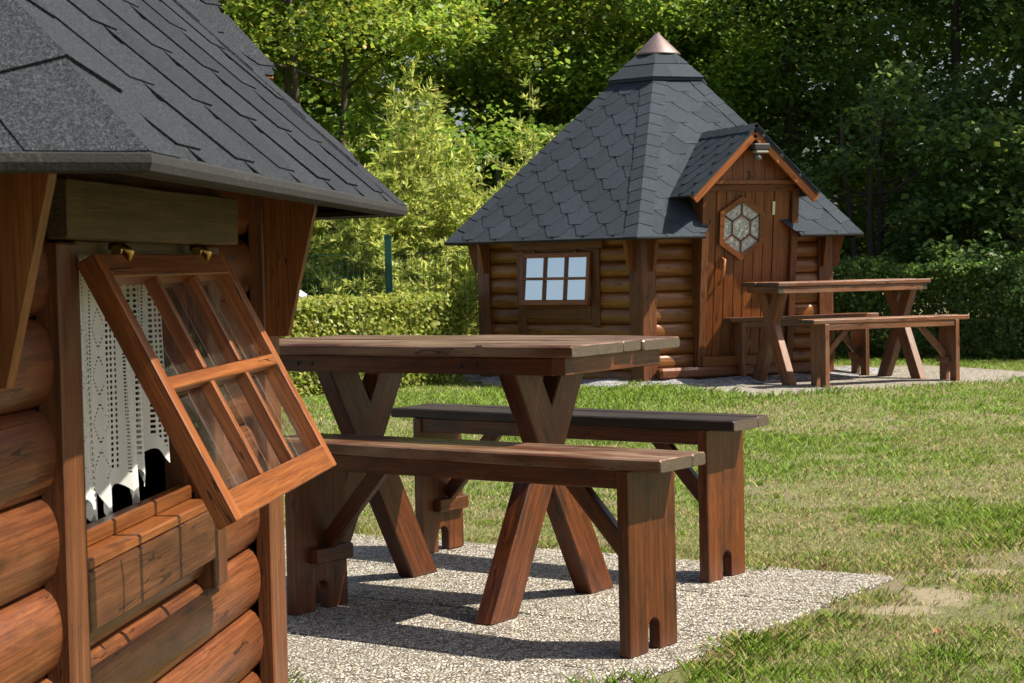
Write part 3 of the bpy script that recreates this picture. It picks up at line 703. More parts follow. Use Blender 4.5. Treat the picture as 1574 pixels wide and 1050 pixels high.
    while q < of - .02:
        V = []
        for (qq, lf) in ((q, .014), (min(q + .2, of + .014), .024)):
            cpt = P(1, cs, qq, zr)
            for sg in (-1, 0, 1):
                dn = FM(1).to_3x3() @ Vector((sg * math.cos(sl_ang), 0, -math.sin(sl_ang))) if sg else Vector((0, 0, 0))
                V.append(cpt + dn * .085 + Vector((0, 0, lf + .010)))
        Fs = [(0, 1, 4, 3), (1, 2, 5, 4)]
        V2 = V + [v - Vector((0, 0, .006)) for v in V]; Fs += [(3, 4, 10, 9), (4, 5, 11, 10), (0, 3, 9, 6), (2, 8, 11, 5)]
        solid('ridge_cap', porch, V2, Fs, M['shingle']); q += .14
    for sg in (-1, 1):
        a = P(1, cs + sg * hp * .985, of - .022, zl - .028); b = P(1, cs + sg * .004, of - .022, zr - .040)
        board('barge_board', H, a, b, .075, .024, o1, M['barge'])
        # flashing where the porch roof meets the main roof
        g0 = P(1, cs + sg * (hp + .02), 0, zl) ; 
    # lamp and number
    if not near:
        lamp = tube('lamp_arm', H, [P(1, cs + .02, .215, 1.70), P(1, cs + .03, .30, 1.70)], .012, M['greyplastic'], 8)
        for (nm, a, b, w, t, mt) in (('lamp_housing', (.755, .345, 1.715), (.885, .345, 1.715), .085, .05, 'black'), ('lamp_lens', (.77, .352, 1.680), (.87, .352, 1.680), .066, .022, 'whiteplastic')):
            board(nm, lamp, P(1, *a), P(1, *b), w, t, (0, 0, 1), M[mt], .008)
        tube('motion_sensor', lamp, [P(1, .80, .335, 1.665), P(1, .80, .345, 1.645), P(1, .795, .355, 1.628), P(1, .79, .360, 1.615)], [.012, .028, .03, .012], M['greyplastic'], 10)
        cu = bpy.data.curves.new('house_number', 'FONT'); cu.body = '3'; cu.size = .085; cu.extrude = .002; cu.align_x = 'CENTER'
        tmp = bpy.data.objects.new('tmp', cu); COL.objects.link(tmp); bpy.context.view_layer.update()
        me = bpy.data.meshes.new_from_object(tmp.evaluated_get(bpy.context.evaluated_depsgraph_get())); bpy.data.objects.remove(tmp)
        me.materials.clear(); me.materials.append(M['black'])
        m = FM(1) @ Matrix.Translation((.80, .206, 1.485)) @ Matrix.Rotation(math.pi/2, 4, 'X') 
        # text faces local +Z, which the rotation turns to -Y; flip to face outward
        m = FM(1) @ Matrix.Translation((.80, .206, 1.485)) @ Matrix(((1, 0, 0, 0), (0, 0, 1, 0), (0, 1, 0, 0), (0, 0, 0, 1)))
        put(bpy.data.objects.new('house_number', me), H, m)
    return H
make_hut('log_hut', 'hexagonal log hut close at the left edge, six-paned window propped open over a lace curtain', NEAR_HUT, math.radians(27.2), True)
make_hut('log_hut', 'whole hexagonal log hut in the background with gabled door marked 3 and copper-tipped roof', FAR_HUT, math.radians(6), False)

# ------------------------------------------------------------------ tables and benches
def make_bench(label, x, y, z, rz, m_seat, m_leg, seed, group=None, Lf=1.111, ov=.0906, hb=.48, ws=.2136, wl=.2164, tl=.0325):
    B = thing('bench', label, 'bench', (x, y, z), rz, group); ts = .0314; r = random.Random(seed); Ls = Lf/2 + ov
    split = .145
    for k, (v0, v1) in enumerate(((-ws/2, -ws/2 + split), (-ws/2 + split + .002, ws/2))):
        dz = r.uniform(-.001, .001)
        board('seat_plank', B, (-Ls + r.uniform(-.006, .004), (v0 + v1)/2, hb - ts/2 + dz), (Ls + r.uniform(-.003, .002), (v0 + v1)/2, hb - ts/2 + dz), v1 - v0, ts, (0, 0, 1), m_seat, .004, 14, .0011, seed + k)
    for sg in (-1, 1):
        board('apron', B, (-Lf/2 + tl, sg * (ws/2 - .016), hb - ts - .0225), (Lf/2 - tl, sg * (ws/2 - .016), hb - ts - .0225), .044, .022, (0, 1, 0), m_leg, .002)
        # leg plank with the arched cut at its foot
        n = 8; pts = [(-wl/2, 0), (-.026, 0), (-.026, .055)] + [(-.026 * math.cos(math.pi * k / n), .055 + .026 * math.sin(math.pi * k / n)) for k in range(1, n)] + [(.026, .055), (.026, 0), (wl/2, 0), (wl/2, hb - ts - .001), (-wl/2, hb - ts - .001)]
        # local X up so that the grain runs up the leg
        V = []; k2 = len(pts)
        for s2 in (-1, 1): V += [(p[1], p[0], s2 * tl/2) for p in pts]
        Fs = []
        def strip(ids): return ids
        half = [0, 1, 2] ; 
        me = bpy.data.meshes.new('leg'); bm = bmesh.new(); vs = [bm.verts.new(v) for v in V]
        f1 = bm.faces.new(vs[:k2]); f2 = bm.faces.new(list(reversed(vs[k2:])))
        for i in range(k2): bm.faces.new((vs[i], vs[i + k2], vs[(i + 1) % k2 + k2], vs[(i + 1) % k2]))
        bmesh.ops.triangulate(bm, faces=[f1, f2]); bmesh.ops.recalc_face_normals(bm, faces=bm.faces)
        ed = [e for e in bm.edges if len(e.link_faces) == 2 and e.calc_face_angle(0) > 1.2]
        bmesh.ops.bevel(bm, geom=ed, offset=.0022, segments=1, affect='EDGES'); bm.to_mesh(me); bm.free(); me.materials.append(m_leg)
        mm = Matrix(((0, 0, 1, sg * (Lf/2 - tl/2)), (0, 1, 0, 0), (1, 0, 0, 0), (0, 0, 0, 1)))
        leg = put(bpy.data.objects.new('leg', me), B, mm)
        xi = sg * (Lf/2 - tl - .014)
        board('batten', B, (xi, -wl/2 + .012 + .05, .155), (xi, wl/2 - .004, .155), .042, .028, (1, 0, 0), m_leg, .003)
        board('brace', B, (sg * (Lf/2 - tl - .008), .02, .185), (sg * (Lf/2 - tl - .25), .02, hb - ts - .004), .046, .026, (0, 1, 0), m_leg, .002)
    return B
def make_table(label, x, y, z, rz, ht, wt, u0, u1, tr, wf, m_top, m_leg, planks, seed, rail_in=.02, bolts=None):
    T = thing('table', label, 'table', (x, y, z), rz); tt = .031; r = random.Random(seed)
    tot = sum(planks); v = -wt/2
    for k, pw in enumerate(planks):
        w = pw / tot * wt; dz = r.uniform(-.0015, .0015)
        board('table_plank', T, (u0 + r.uniform(-.012, .012), v + w/2, ht - tt/2 + dz), (u1 + r.uniform(-.010, .006), v + w/2, ht - tt/2 + dz), w - .007, tt, (0, 0, 1), m_top, .005, 18, .0017, seed + k); v += w
    ra = .046
    for sg in (-1, 1): board('rail', T, (u0 + .04, sg * (wt/2 - rail_in - .014), ht - tt - ra/2 - .002), (u1 - .075, sg * (wt/2 - rail_in - .014), ht - tt - ra/2 - .002), ra, .028, (0, 1, 0), m_leg, .002)
    for uu in (u0 + .02, u1 - .055): board('cross_rail', T, (uu, -wt/2 + rail_in, ht - tt - ra/2 - .001), (uu, wt/2 - rail_in - .05, ht - tt - ra/2 - .001), ra, .04, (1, 0, 0), m_leg, .002)
    if bolts:
        for uu in bolts: tube('bolt', T, [(uu, -wt/2 + rail_in - .0005, ht - tt - ra * .55), (uu, -wt/2 + rail_in - .004, ht - tt - ra * .55)], [.006, .005], M['black'], 8)
    lw, lt = .112, .057; zt = ht - tt - .003; zx = .44
    cf = wf/2 - .0645; ct = cf * (zt - zx) / zx
    for uu in tr:
        for sg in (-1, 1):
            # leg cut level at both ends; local X along the leg for the grain
            a = Vector((0, sg * cf, 0)); b = Vector((0, -sg * ct, zt)); d = (b - a).normalized(); hx = lw / 2 / abs(d.z)
            mm = frame_matrix((0, sg * cf, 0), (0, -sg * ct, zt), (1, 0, 0)); inv = mm.inverted(); e = sg * .0015
            V = [inv @ Vector((s2 * lt/2 + e, c.y + s3 * hx, c.z)) for c in (a, b) for s2 in (-1, 1) for s3 in (-1, 1)]
            Fs = [(0, 1, 3, 2), (4, 6, 7, 5), (0, 4, 5, 1), (2, 3, 7, 6), (0, 2, 6, 4), (1, 5, 7, 3)]
            me = mesh_of('leg', V, Fs, m_leg); bm = bmesh.new(); bm.from_mesh(me); bmesh.ops.recalc_face_normals(bm, faces=bm.faces)
            bmesh.ops.bevel(bm, geom=list(bm.edges), offset=.004, segments=1, affect='EDGES'); bm.to_mesh(me); bm.free()
            put(bpy.data.objects.new('leg', me), T, Matrix.Translation((uu, 0, 0)) @ mm)
    return T
make_table('large plank table in the foreground on crossed legs, its left end behind the open window', -.2034, 5.2902, 0, -.5824, .7358, .594, -.60, .622, (.343, -.287), .639, M['plank'], M['bench'], (.27, .105, .22), 3, bolts=(-.30, -.25, .26, .31))
make_bench('red-brown bench nearest the camera, in front of the foreground table', -.118, 4.7976, 0, -.6302, M['plank'], M['bench'], 21)
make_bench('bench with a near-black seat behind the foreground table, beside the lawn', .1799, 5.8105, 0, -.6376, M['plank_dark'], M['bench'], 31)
make_table('smaller-looking distant table on crossed legs outside the gabled hut door', 2.433, 13.8286, .019, .3851, .7455, .548, -.652, .652, (-.555, .555), .589, M['bench_far'], M['bench_far'], (.2, .15, .2), 41, .015)
make_bench('distant bench on the lawn side of the far table', 2.6992, 13.391, .019, .354, M['bench_far'], M['bench_far'], 51)
make_bench('distant bench between the far table and the hut door', 2.2099, 14.2427, .019, .374, M['bench_far'], M['bench_far'], 61)

# ------------------------------------------------------------------ foliage
def leaf_quads(C, D, Nn, L, Wd, fold=.18):
    """C base points, D unit directions, Nn unit normals, L and Wd arrays"""
    Sd = np.cross(D, Nn); Sd /= np.linalg.norm(Sd, axis=1, keepdims=True) + 1e-9; Nn = np.cross(Sd, D)
    L = L[:, None]; Wd = Wd[:, None]
    a = C; b = C + D * L * .5 + Sd * Wd * .5 + Nn * L * fold * .4; c = C + D * L; d = C + D * L * .5 - Sd * Wd * .5 + Nn * L * fold * .4
    return np.stack([a, b, c, d], 1).reshape(-1, 3)
def unit(n, rng): v = rng.normal(size=(n, 3)); return v / np.linalg.norm(v, axis=1, keepdims=True)
def leaf_colors(n, rng, pal, w): idx = rng.choice(len(pal), n, p=np.array(w) / sum(w)); c = np.array(pal)[idx]; return np.clip(c * rng.uniform(.7, 1.3, (n, 1)) * (1 + rng.normal(0, .06, (n, 3))), .002, 1)
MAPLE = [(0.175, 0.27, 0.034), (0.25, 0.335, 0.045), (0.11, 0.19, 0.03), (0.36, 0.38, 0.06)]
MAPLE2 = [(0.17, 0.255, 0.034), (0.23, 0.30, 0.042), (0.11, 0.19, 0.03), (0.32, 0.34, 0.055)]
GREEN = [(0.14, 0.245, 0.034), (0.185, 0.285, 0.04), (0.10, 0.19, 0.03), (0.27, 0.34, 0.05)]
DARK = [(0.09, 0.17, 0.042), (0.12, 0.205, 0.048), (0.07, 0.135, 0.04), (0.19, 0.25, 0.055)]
def make_tree(name, label, x, y, h, cr, base, trunks, pal, nleaf, lsize, seed, cat='tree', group=None, zmax=None, lean=0.0, tr=.09, nclust=70, flat=.6):
    rng = np.random.default_rng(seed); r = random.Random(seed)
    T = thing(name, label, cat, (x, y, float(gz(x, y)) - .03), r.uniform(-3, 3) * 0, group)
    V = []; Fs = []; tips = []
    def add(pts, rads, sides=7):
        v, f = tube_geo(pts, rads, sides); b = len(V); V.extend(v); Fs.extend([tuple(i + b for i in q) for q in f])
    for k in range(trunks):
        ang = 2 * math.pi * (k + r.random() * .6) / max(1, trunks); spread = (.10 if trunks > 1 else .02) * h
        top = Vector((math.cos(ang) * spread + lean, math.sin(ang) * spread, h * r.uniform(.78, .95)))
        b0 = Vector((math.cos(ang) * tr * 1.5, math.sin(ang) * tr * 1.5, 0)) if trunks > 1 else Vector((0, 0, 0))
        pts = []; rad = []
        for i in range(9):
            u = i / 8; p = b0.lerp(top, u) + Vector((math.sin(u * 5 + k) * .05 * h * .3, math.cos(u * 4 + k * 2) * .05 * h * .3, 0)) * u; pts.append(p); rad.append(tr * (1 - u) ** .8 * (1 if trunks == 1 else .7) + .012)
        add(pts, rad, 9)
        for i in range(int(14 / max(1, trunks * .6))):
            u = r.uniform(base * .6, .95); i0 = min(7, int(u * 8)); p0 = pts[i0].lerp(pts[i0 + 1], u * 8 - i0)
            a = r.random() * 6.28; ln_ = cr * r.uniform(.5, 1.0) * (1.15 - .55 * abs(u - .5)); up = r.uniform(.15, .75)
            q = [p0 + Vector((math.cos(a) * ln_ * t_, math.sin(a) * ln_ * t_, ln_ * up * t_ - .12 * ln_ * t_ * t_)) for t_ in (0, .35, .7, 1.0)]
            add(q, [max(.01, tr * .35 * (1 - u * .6)), tr * .22, tr * .12, .006], 5); tips += [q[2], q[3]]
            for j in range(2):
                a2 = a + r.uniform(-1.2, 1.2); q2 = [q[1 + j], q[1 + j] + Vector((math.cos(a2), math.sin(a2), r.uniform(-.1, .6))) * ln_ * .4]; add(q2, [tr * .12, .005], 4); tips.append(q2[1])
    solid('trunk', T, V, Fs, M['bark'], None, [len(q) < 5 for q in Fs])
    # leaf clumps spread through the crown volume
    cl = []
    for t_ in tips: cl.append(t_)
    while len(cl) < nclust:
        v = Vector(unit(1, rng)[0]) * (rng.random() ** .4); cl.append(Vector((v.x * cr + lean * .7, v.y * cr, h * (base + 1) / 2 + v.z * h * (1 - base) / 2)))
    cl = np.array([tuple(c) for c in cl]); cl = cl[cl[:, 2] > h * base * .5]
    if zmax: cl = cl[cl[:, 2] < zmax]
    wts = rng.uniform(.4, 1.6, len(cl)); idx = rng.choice(len(cl), nleaf, p=wts / wts.sum()); sg = rng.uniform(.16, .36, len(cl)) * cr / 2.0
    off = unit(nleaf, rng) * (rng.random((nleaf, 1)) ** .55) * sg[idx][:, None] * 2.0; off[:, 2] *= flat
    C = cl[idx] + off
    C = C[C[:, 2] > .15]; nleaf = len(C)
    Nn = unit(nleaf, rng); Nn[:, 2] = np.abs(Nn[:, 2]) + .5; Nn /= np.linalg.norm(Nn, axis=1, keepdims=True)
    D = unit(nleaf, rng); D[:, 2] -= .35; D -= Nn * np.sum(D * Nn, 1, keepdims=True); D /= np.linalg.norm(D, axis=1, keepdims=True)
    L = lsize * rng.uniform(.6, 1.35, nleaf)
    tint = rng.uniform(.78, 1.22, len(cl))[idx][:nleaf, None] if len(idx) == nleaf else 1.0
    quads('crown', leaf_quads(C, D, Nn, L, L * .78), 4, M['leaf'], np.clip(leaf_colors(nleaf, rng, pal, (4, 3, 3, 1)) * tint, 0, 1), T)
    return T
def make_cane_bush(label, x, y, h, rad, nst, seed, pal):
    rng = np.random.default_rng(seed); r = random.Random(seed)
    T = thing('feathery_shrub', label, 'shrub', (x, y, float(gz(x, y)) - .02)); V = []; Fs = []; Cs = []; Ds = []
    for k in range(nst):
        a = r.random() * 6.283; rr = rad * math.sqrt(r.random()); hh = h * (1 - .72 * (rr / rad) ** 1.5) * r.uniform(.6, 1.0)
        if k == 0: rr = .05; hh = h
        b = Vector((math.cos(a) * rr * .35, math.sin(a) * rr * .35, 0)); t = Vector((math.cos(a) * rr, math.sin(a) * rr, hh))
        pts = [b.lerp(t, u) + Vector((0, 0, .10 * hh * math.sin(u * 3.1))) for u in (0, .3, .6, .85, 1)]
        v, f = tube_geo(pts, [.008, .007, .005, .003, .0015], 4); b0 = len(V); V.extend(v); Fs.extend([tuple(i + b0 for i in q) for q in f])
        for j in range(int(26 * hh / h) + 8):
            u = r.uniform(.12, 1.0); i0 = min(3, int(u * 4)); us = (0, .3, .6, .85, 1); p = b.lerp(t, u) + Vector((0, 0, .10 * hh * math.sin(u * 3.1)))
            a2 = r.random() * 6.283; tw = Vector((math.cos(a2), math.sin(a2), r.uniform(.1, .9))) * r.uniform(.05, .26) * (1.15 - .7 * u) * (h / 2.6)
            for m_ in range(13):
                w = r.random(); Cs.append(tuple(p + tw * w)); dd = tw.normalized() * .7 + Vector((r.uniform(-1, 1), r.uniform(-1, 1), r.uniform(-.5, .9))); Ds.append(tuple(dd.normalized()))
    solid('stems', T, V, Fs, M['stem'], None, [len(q) == 4 for q in Fs])
    C = np.array(Cs); D = np.array(Ds); n = len(C); Nn = unit(n, rng); L = rng.uniform(.05, .11, n)
    quads('foliage', leaf_quads(C, D, Nn, L, L * .22, .1), 4, M['leaf'], leaf_colors(n, rng, pal, (4, 3, 2)), T)
    return T
CANE = [(0.33, 0.40, 0.085), (0.44, 0.48, 0.14), (0.20, 0.28, 0.05)]
def make_hedge(label, pts, hgt, depth, seed, pal, nl, bm_=.10):
    """clipped hedge along a polyline, depth measured away from the camera side"""
    rng = np.random.default_rng(seed); p0 = Vector((*pts[0], 0)); T = thing('hedge', label, 'hedge', (pts[0][0], pts[0][1], float(gz(*pts[0])) - .02))
    Cs = []; Ns = []; core = []; coreF = []; V = []; Fs = []; tot = sum((Vector(pts[i + 1]) - Vector(pts[i])).length for i in range(len(pts) - 1))
    for i in range(len(pts) - 1):
        a = np.array(pts[i]) - np.array(pts[0]); b = np.array(pts[i + 1]) - np.array(pts[0]); d = b - a; ln_ = np.linalg.norm(d); d = d / ln_; nn = np.array([-d[1], d[0]])
        b0 = len(core); ins = .09
        for (q, o, z) in ((a, ins, 0), (b, ins, 0), (b, depth - ins, 0), (a, depth - ins, 0), (a, ins, hgt - ins), (b, ins, hgt - ins), (b, depth - ins, hgt - ins), (a, depth - ins, hgt - ins)): core.append((*(q + nn * o), z))
        coreF += [tuple(b0 + k for k in f) for f in ((0, 1, 5, 4), (1, 2, 6, 5), (2, 3, 7, 6), (3, 0, 4, 7), (4, 5, 6, 7))]
        m = int(nl * ln_ / tot)
        s = rng.random(m) * ln_; kind = rng.random(m)
        o = np.where(kind < .5, rng.normal(.03, .05, m), np.where(kind < .88, rng.random(m) * depth, rng.normal(depth - .02, .04, m)))
        z = np.where((kind >= .5) & (kind < .88), hgt + rng.normal(-.02, .016, m), rng.random(m) * hgt)
        bump = (fbm(s, z * 2, 3.0, seed) - .5) * bm_
        o = o + np.where(kind < .5, -bump, 0); z = z + np.where((kind >= .5) & (kind < .88), bump * .7, 0)
        xy = a + d * s[:, None] + nn * o[:, None]; Cs.append(np.concatenate([xy, z[:, None]], 1))
        Ns.append(np.where((kind < .5)[:, None], np.array([-nn[0], -nn[1], .5]), np.array([0, 0, 1.0])) + rng.normal(0, .55, (m, 3)))
        for k in range(int(ln_ * 9)):
            q = a + d * rng.random() * ln_ + nn * rng.uniform(.1, depth - .1); v, f = tube_geo([(*q, 0), (q[0] + rng.uniform(-.06, .06), q[1], hgt * .45), (q[0] + rng.uniform(-.1, .1), q[1], hgt * .93)], [.012, .009, .003], 5)
            bb = len(V); V.extend(v); Fs.extend([tuple(i2 + bb for i2 in f2) for f2 in f])
    solid('stems', T, V, Fs, M['bark'])
    C = np.concatenate(Cs); Nn = np.concatenate(Ns); Nn /= np.linalg.norm(Nn, axis=1, keepdims=True); n = len(C)
    D = unit(n, rng); D -= Nn * np.sum(D * Nn, 1, keepdims=True); D /= np.linalg.norm(D, axis=1, keepdims=True); L = rng.uniform(.024, .05, n)
    ok = C[:, 2] > .02
    quads('foliage', leaf_quads(C[ok], D[ok], Nn[ok], L[ok], L[ok] * .7), 4, M['leaf'], leaf_colors(int(ok.sum()), rng, pal, (4, 3, 2)), T)
    return T
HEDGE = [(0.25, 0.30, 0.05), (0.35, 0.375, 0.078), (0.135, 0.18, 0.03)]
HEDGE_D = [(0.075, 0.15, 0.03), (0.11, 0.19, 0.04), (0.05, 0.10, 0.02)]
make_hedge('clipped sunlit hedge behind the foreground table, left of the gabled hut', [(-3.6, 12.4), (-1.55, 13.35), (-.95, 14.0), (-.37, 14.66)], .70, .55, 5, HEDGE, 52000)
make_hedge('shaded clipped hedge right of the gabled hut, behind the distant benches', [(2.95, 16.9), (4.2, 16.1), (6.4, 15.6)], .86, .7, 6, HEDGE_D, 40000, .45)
# wire fence
FN = thing('wire_fence', 'green wire mesh fence with a dark green post behind the sunlit hedge', 'fence', (-1.05, 16.0, .01))
for xx in (-3.55, -1.05 - .0, 1.45):
    px = xx + 1.05
    post = board('post', FN, (px, 0, -.05), (px, 0, 1.19), .06, .04, (0, 1, 0), M['green_metal'], .003)
    board('post_cap', post, (px, 0, 1.188), (px, 0, 1.20), .066, .046, (0, 1, 0), M['green_metal'], .003)
for (x0, x1) in ((-2.5, 0), (0, 2.5)):
    V = []; Fs = []
    def wire(a, b, r_):
        v, f = tube_geo([a, b], [r_, r_], 4); b0 = len(V); V.extend(v); Fs.extend([tuple(i + b0 for i in q) for q in f])
    for k in range(49): xx = x0 + .05 + k * .05; wire((xx, -.03, .02), (xx, -.03, 1.04), .0032)
    for k in range(6): wire((x0 + .03, -.033, .06 + k * .196), (x1 - .03, -.033, .06 + k * .196), .003)
    p = solid('mesh_panel', FN, V, Fs, M['green_metal']); p['kind'] = 'stuff'
# pale slanted panel glimpsed between bracket and hedge
PP = thing('slanted_panel', 'pale slanted panel just showing above the left end of the sunlit hedge', 'panel', (-1.70, 14.9, .05))
board('panel_sheet', PP, (-.30, 0, .90), (.10, 0, .62), .5, .02, (.57, 0, .82), M['pale'], .003)
board('panel_leg', PP, (-.28, .1, 0), (-.28, .1, .88), .04, .04, (0, 1, 0), M['bench_far']); board('panel_leg', PP, (.06, .1, 0), (.06, .1, .635), .04, .04, (0, 1, 0), M['bench_far'])

make_cane_bush('tall feathery yellow-green shrub rising behind the fence post', -.92, 17.3, 2.82, 1.15, 210, 2, CANE)
make_cane_bush('slimmer feathery yellow-green shrub beside the left slope of the gabled hut roof', .22, 17.9, 2.72, .72, 90, 3, CANE)
make_cane_bush('low spreading feathery shrub behind the left end of the fence', -2.15, 17.4, 1.75, .95, 110, 4, CANE)
trees = [
 # name, label, x, y, h, crown r, base, trunks, palette, leaves, size, zmax
 ('maple_tree', 'sunlit yellow-green maple with several slender stems, above the near hut roof', -2.05, 19.6, 7.0, 1.9, .30, 3, MAPLE, 36000, .068, 5.6),
 ('maple_tree', 'yellow-green maple at the top left, partly hidden by the near roof', -3.7, 20.4, 7.5, 2.2, .22, 2, MAPLE, 40000, .068, 5.8),
 ('broadleaf_tree', 'mid green tree between the slender maple and the feathery shrubs', -.35, 22.0, 7.5, 2.1, .10, 1, MAPLE2, 40000, .068, 5.8),
 ('broadleaf_tree', 'deep green tree directly behind the gabled hut roof tip', 1.5, 22.6, 7.5, 2.2, .06, 1, GREEN, 41000, .068, 5.8),
 ('broadleaf_tree', 'dark tree rising right of the copper roof tip', 3.3, 21.8, 8.0, 2.2, .04, 1, GREEN, 41000, .068, 5.8),
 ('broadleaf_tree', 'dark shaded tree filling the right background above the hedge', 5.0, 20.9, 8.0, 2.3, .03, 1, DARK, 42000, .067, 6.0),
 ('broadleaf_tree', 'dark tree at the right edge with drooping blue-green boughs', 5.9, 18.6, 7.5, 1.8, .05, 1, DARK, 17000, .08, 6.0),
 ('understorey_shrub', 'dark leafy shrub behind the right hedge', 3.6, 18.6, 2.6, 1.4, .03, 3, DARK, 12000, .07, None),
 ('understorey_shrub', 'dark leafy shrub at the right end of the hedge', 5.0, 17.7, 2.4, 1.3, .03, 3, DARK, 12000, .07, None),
 ('understorey_shrub', 'green leafy shrub behind the fence, below the slimmer feathery shrub', .1, 19.4, 2.4, 1.3, .03, 3, GREEN, 12000, .07, None),
 ('understorey_shrub', 'green leafy shrub below the slender maple stems', -2.0, 20.6, 2.4, 1.5, .03, 3, GREEN, 12000, .08, None),
]
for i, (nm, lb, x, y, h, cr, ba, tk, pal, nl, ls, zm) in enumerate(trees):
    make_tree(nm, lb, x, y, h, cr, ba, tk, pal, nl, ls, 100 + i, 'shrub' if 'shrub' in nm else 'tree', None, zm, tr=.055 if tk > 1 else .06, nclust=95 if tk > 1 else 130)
rows = (('far left', -6.4, 24.5), ('behind the top left maple', -4.2, 25.2), ('behind the slender maple stems', -2.0, 26.0), ('behind the feathery shrubs', .2, 26.3), ('behind the copper roof tip', 2.4, 26.0), ('behind the porch gable', 4.6, 25.4), ('behind the right hedge', 6.8, 24.6))
for i, (wh, x, y) in enumerate(rows):
    make_tree('background_tree', 'dim green tree in the farthest row, ' + wh, x, y, 8.5, 2.7, .02, 1, GREEN if i < 4 else DARK, 16000, .17, 200 + i, 'tree', 'far tree row', 7.2, tr=.07, nclust=150)
for i, (wh, x, y) in enumerate((('behind the nearest one', 8.2, 20.6), ('the one nearest the hedge', 8.6, 17.9), ('farther right', 10.6, 19.3), ('farthest back', 10.8, 22.6))):
    make_tree('boundary_tree', 'tall dense tree just outside the right edge of the picture, ' + wh, x, y, 9.0, 2.6, .10, 1, DARK, 10000, .16, 300 + i, 'tree', 'trees beyond the right edge')

# ------------------------------------------------------------------ gravel strip, foundation block
V = []; Fs = []
ns = 40
for k in range(ns + 1):
    a = -math.pi * .95 + 1.35 * math.pi * k / ns
    for (rr, zz) in ((1.30, .035), (1.55, .055), (1.85 + .1 * math.sin(k * 1.3), .02)):
        V.append((FAR_HUT[0] + rr * math.sin(a), FAR_HUT[1] - rr * math.cos(a), zz + .01 * math.sin(k * 2.1)))
for k in range(ns):
    for j in range(2): b = k * 3 + j; Fs.append((b, b + 1, b + 4, b + 3))
gr = solid('gravel_strip', None, V, Fs, M['gravel']); gr['kind'] = 'structure'
blk = board('foundation_block', None, (-.36, 14.72, .07), (-.18, 14.78, .07), .16, .16, (0, 0, 1), M['concrete'], .01)
tag(blk, 'small dark concrete block at the left foot of the gabled hut', 'block')

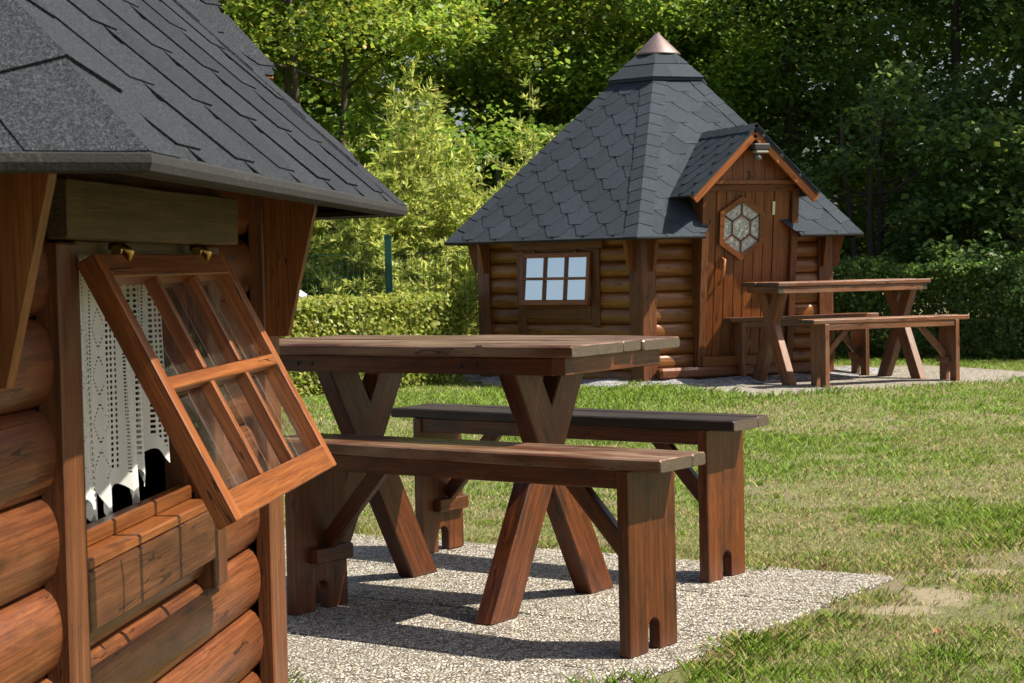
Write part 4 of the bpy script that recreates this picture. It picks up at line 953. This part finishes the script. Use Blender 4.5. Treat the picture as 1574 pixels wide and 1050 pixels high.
# ------------------------------------------------------------------ lawn
def lawn():
    rng = np.random.default_rng(3); Vs = []; Cs = []
    def sample(d0, d1, n):
        d = np.sqrt(rng.random(n) * (d1**2 - d0**2) + d0**2); x = (rng.random(n) * 2 - 1) * (.34 * d + .5); return x, d
    zones = [(3.4, 5.2, 110000, .0012, .020), (5.2, 7.0, 130000, .0015, .019), (7.0, 10.0, 140000, .0022, .019), (10, 17.5, 190000, .0034, .019)]
    for (d0, d1, n, w, hh) in zones:
        x, y = sample(d0, d1, n)
        cx, cy = NEAR_HUT[0], NEAR_HUT[1]; hut = (np.hypot(x - cx, y - cy) < 1.62) | (np.hypot(x - FAR_HUT[0], y - FAR_HUT[1]) < 1.62)
        jag = (fbm(x, y, 5, 50) - .56) * .55
        onp = in_near(x, y, -.0 + jag * 1.0) | in_far(x, y, 0.0 - np.abs(jag) * .5)
        patch = fbm(x, y, 1.1, 20); fine = fbm(x, y, 6.5, 30); green = np.clip((patch - .46) * 5 + (fine - .5) * 2.2 + .35, 0, 1)
        far_green = np.clip((y - 7.6) / 2.2, 0, 1); green = np.clip(green * .75 + far_green * .45 + (fine - .5) * .6, 0, 1)
        bare = (fbm(x, y, 2.3, 70) > .60 - .0) & (fbm(x, y, 9, 71) > .42) & (y < 9.5)
        thin = np.zeros(n)
        for (bx_, by_, ra_, rb_) in BARE: thin = np.maximum(thin, np.exp(-(((x - bx_) / ra_) ** 2 + ((y - by_) / rb_) ** 2) ** 1.5 * (.4 + 1.2 * fbm(x, y, 14, 33))))
        inb = rng.random(n) < thin * .93
        keep = ~(hut | onp) & ~inb & ~(bare & (rng.random(n) < .66))
        u, v = inv_frame(x, y, *NEAR_P); edge = np.exp(-(np.minimum(np.abs(u), np.abs(v)) / .16) ** 2) * (np.abs(u) < 3) * (y < 7)
        uf, vf = inv_frame(x, y, *FAR_P); edgef = np.exp(-(np.minimum(np.abs(uf) + 3 * (vf < -.2), np.abs(vf) + 3 * (uf < -.2)) / .15) ** 2) * (y > 11)
        x, y, green, fine, edge, edgef = (a[keep] for a in (x, y, green, fine, edge, edgef)); m = len(x)
        lush = np.exp(-((x - .55) / .95) ** 2 - ((y - 12.7) / 1.0) ** 2); green = np.clip(green + lush, 0, 1)
        tuft = (fbm(x, y, 5.5, 90) > .58)
        h = hh * rng.uniform(.45, 1.25, m) * (1 + .35 * tuft + .7 * edge + 1.0 * edgef + .8 * lush) * (.7 + .5 * green)
        a = rng.random(m) * 6.283; ln_ = rng.uniform(.2, 1.3, m) * h; z0 = gz(x, y) - .004
        wv = w * rng.uniform(.6, 1.4, m); sx, sy = -np.sin(a) * wv, np.cos(a) * wv
        B = np.stack([x, y, z0], 1); Sd = np.stack([sx, sy, 0 * sx], 1); T = np.stack([x + np.cos(a) * ln_, y + np.sin(a) * ln_, z0 + h], 1); Mid = B * .5 + T * .5 + np.array([0, 0, 1.0]) * (h * .16)[:, None]
        Vs.append(np.stack([B - Sd, B + Sd, Mid + Sd * .7, T, Mid - Sd * .7], 1).reshape(-1, 3))
        g1 = np.array([.105, .205, .024]); g2 = np.array([.21, .315, .042]); st = np.array([.42, .36, .17]); st2 = np.array([.27, .23, .10])
        gm = rng.random((m, 1)); gc = g1 * (1 - gm) + g2 * gm; sc = st * gm + st2 * (1 - gm); isg = (rng.random(m) < .42 + .58 * green)[:, None]
        Cs.append(np.where(isg, gc, sc) * rng.uniform(.75, 1.25, (m, 1)))
    o = quads('lawn_grass', np.concatenate(Vs), 5, M['grass'], np.concatenate(Cs)); o['kind'] = 'stuff'; o['label'] = 'short patchy lawn grass with dry straw between green blades'; o['category'] = 'grass'
lawn()
lr = random.Random(4)
for k, (x, y) in enumerate(((.93, 5.62), (1.22, 5.30), (1.05, 4.62))):
    a = lr.random() * 6.28; pts = []
    for i in range(9):
        t = 2 * math.pi * i / 9; rr = .012 * (1 + .35 * math.cos(3 * t)); pts.append((rr * math.cos(t), rr * math.sin(t), .006 * math.sin(2 * t)))
    V = [(0, 0, .004)] + pts; Fs = [(0, i + 1, (i + 1) % 9 + 1) for i in range(9)]
    o = solid('fallen_leaf', None, V, Fs, M['litter'], None); o.location = (x, y, float(gz(x, y)) + .018); o.rotation_euler = (lr.uniform(-.4, .4), lr.uniform(-.4, .4), a)
    tag(o, ('small dry brown leaf on the lawn behind the paving edge', 'small dry brown leaf just right of the paving corner', 'small dry brown leaf on the lawn in the lower right foreground')[k], 'leaf', 'dry leaves on the lawn')
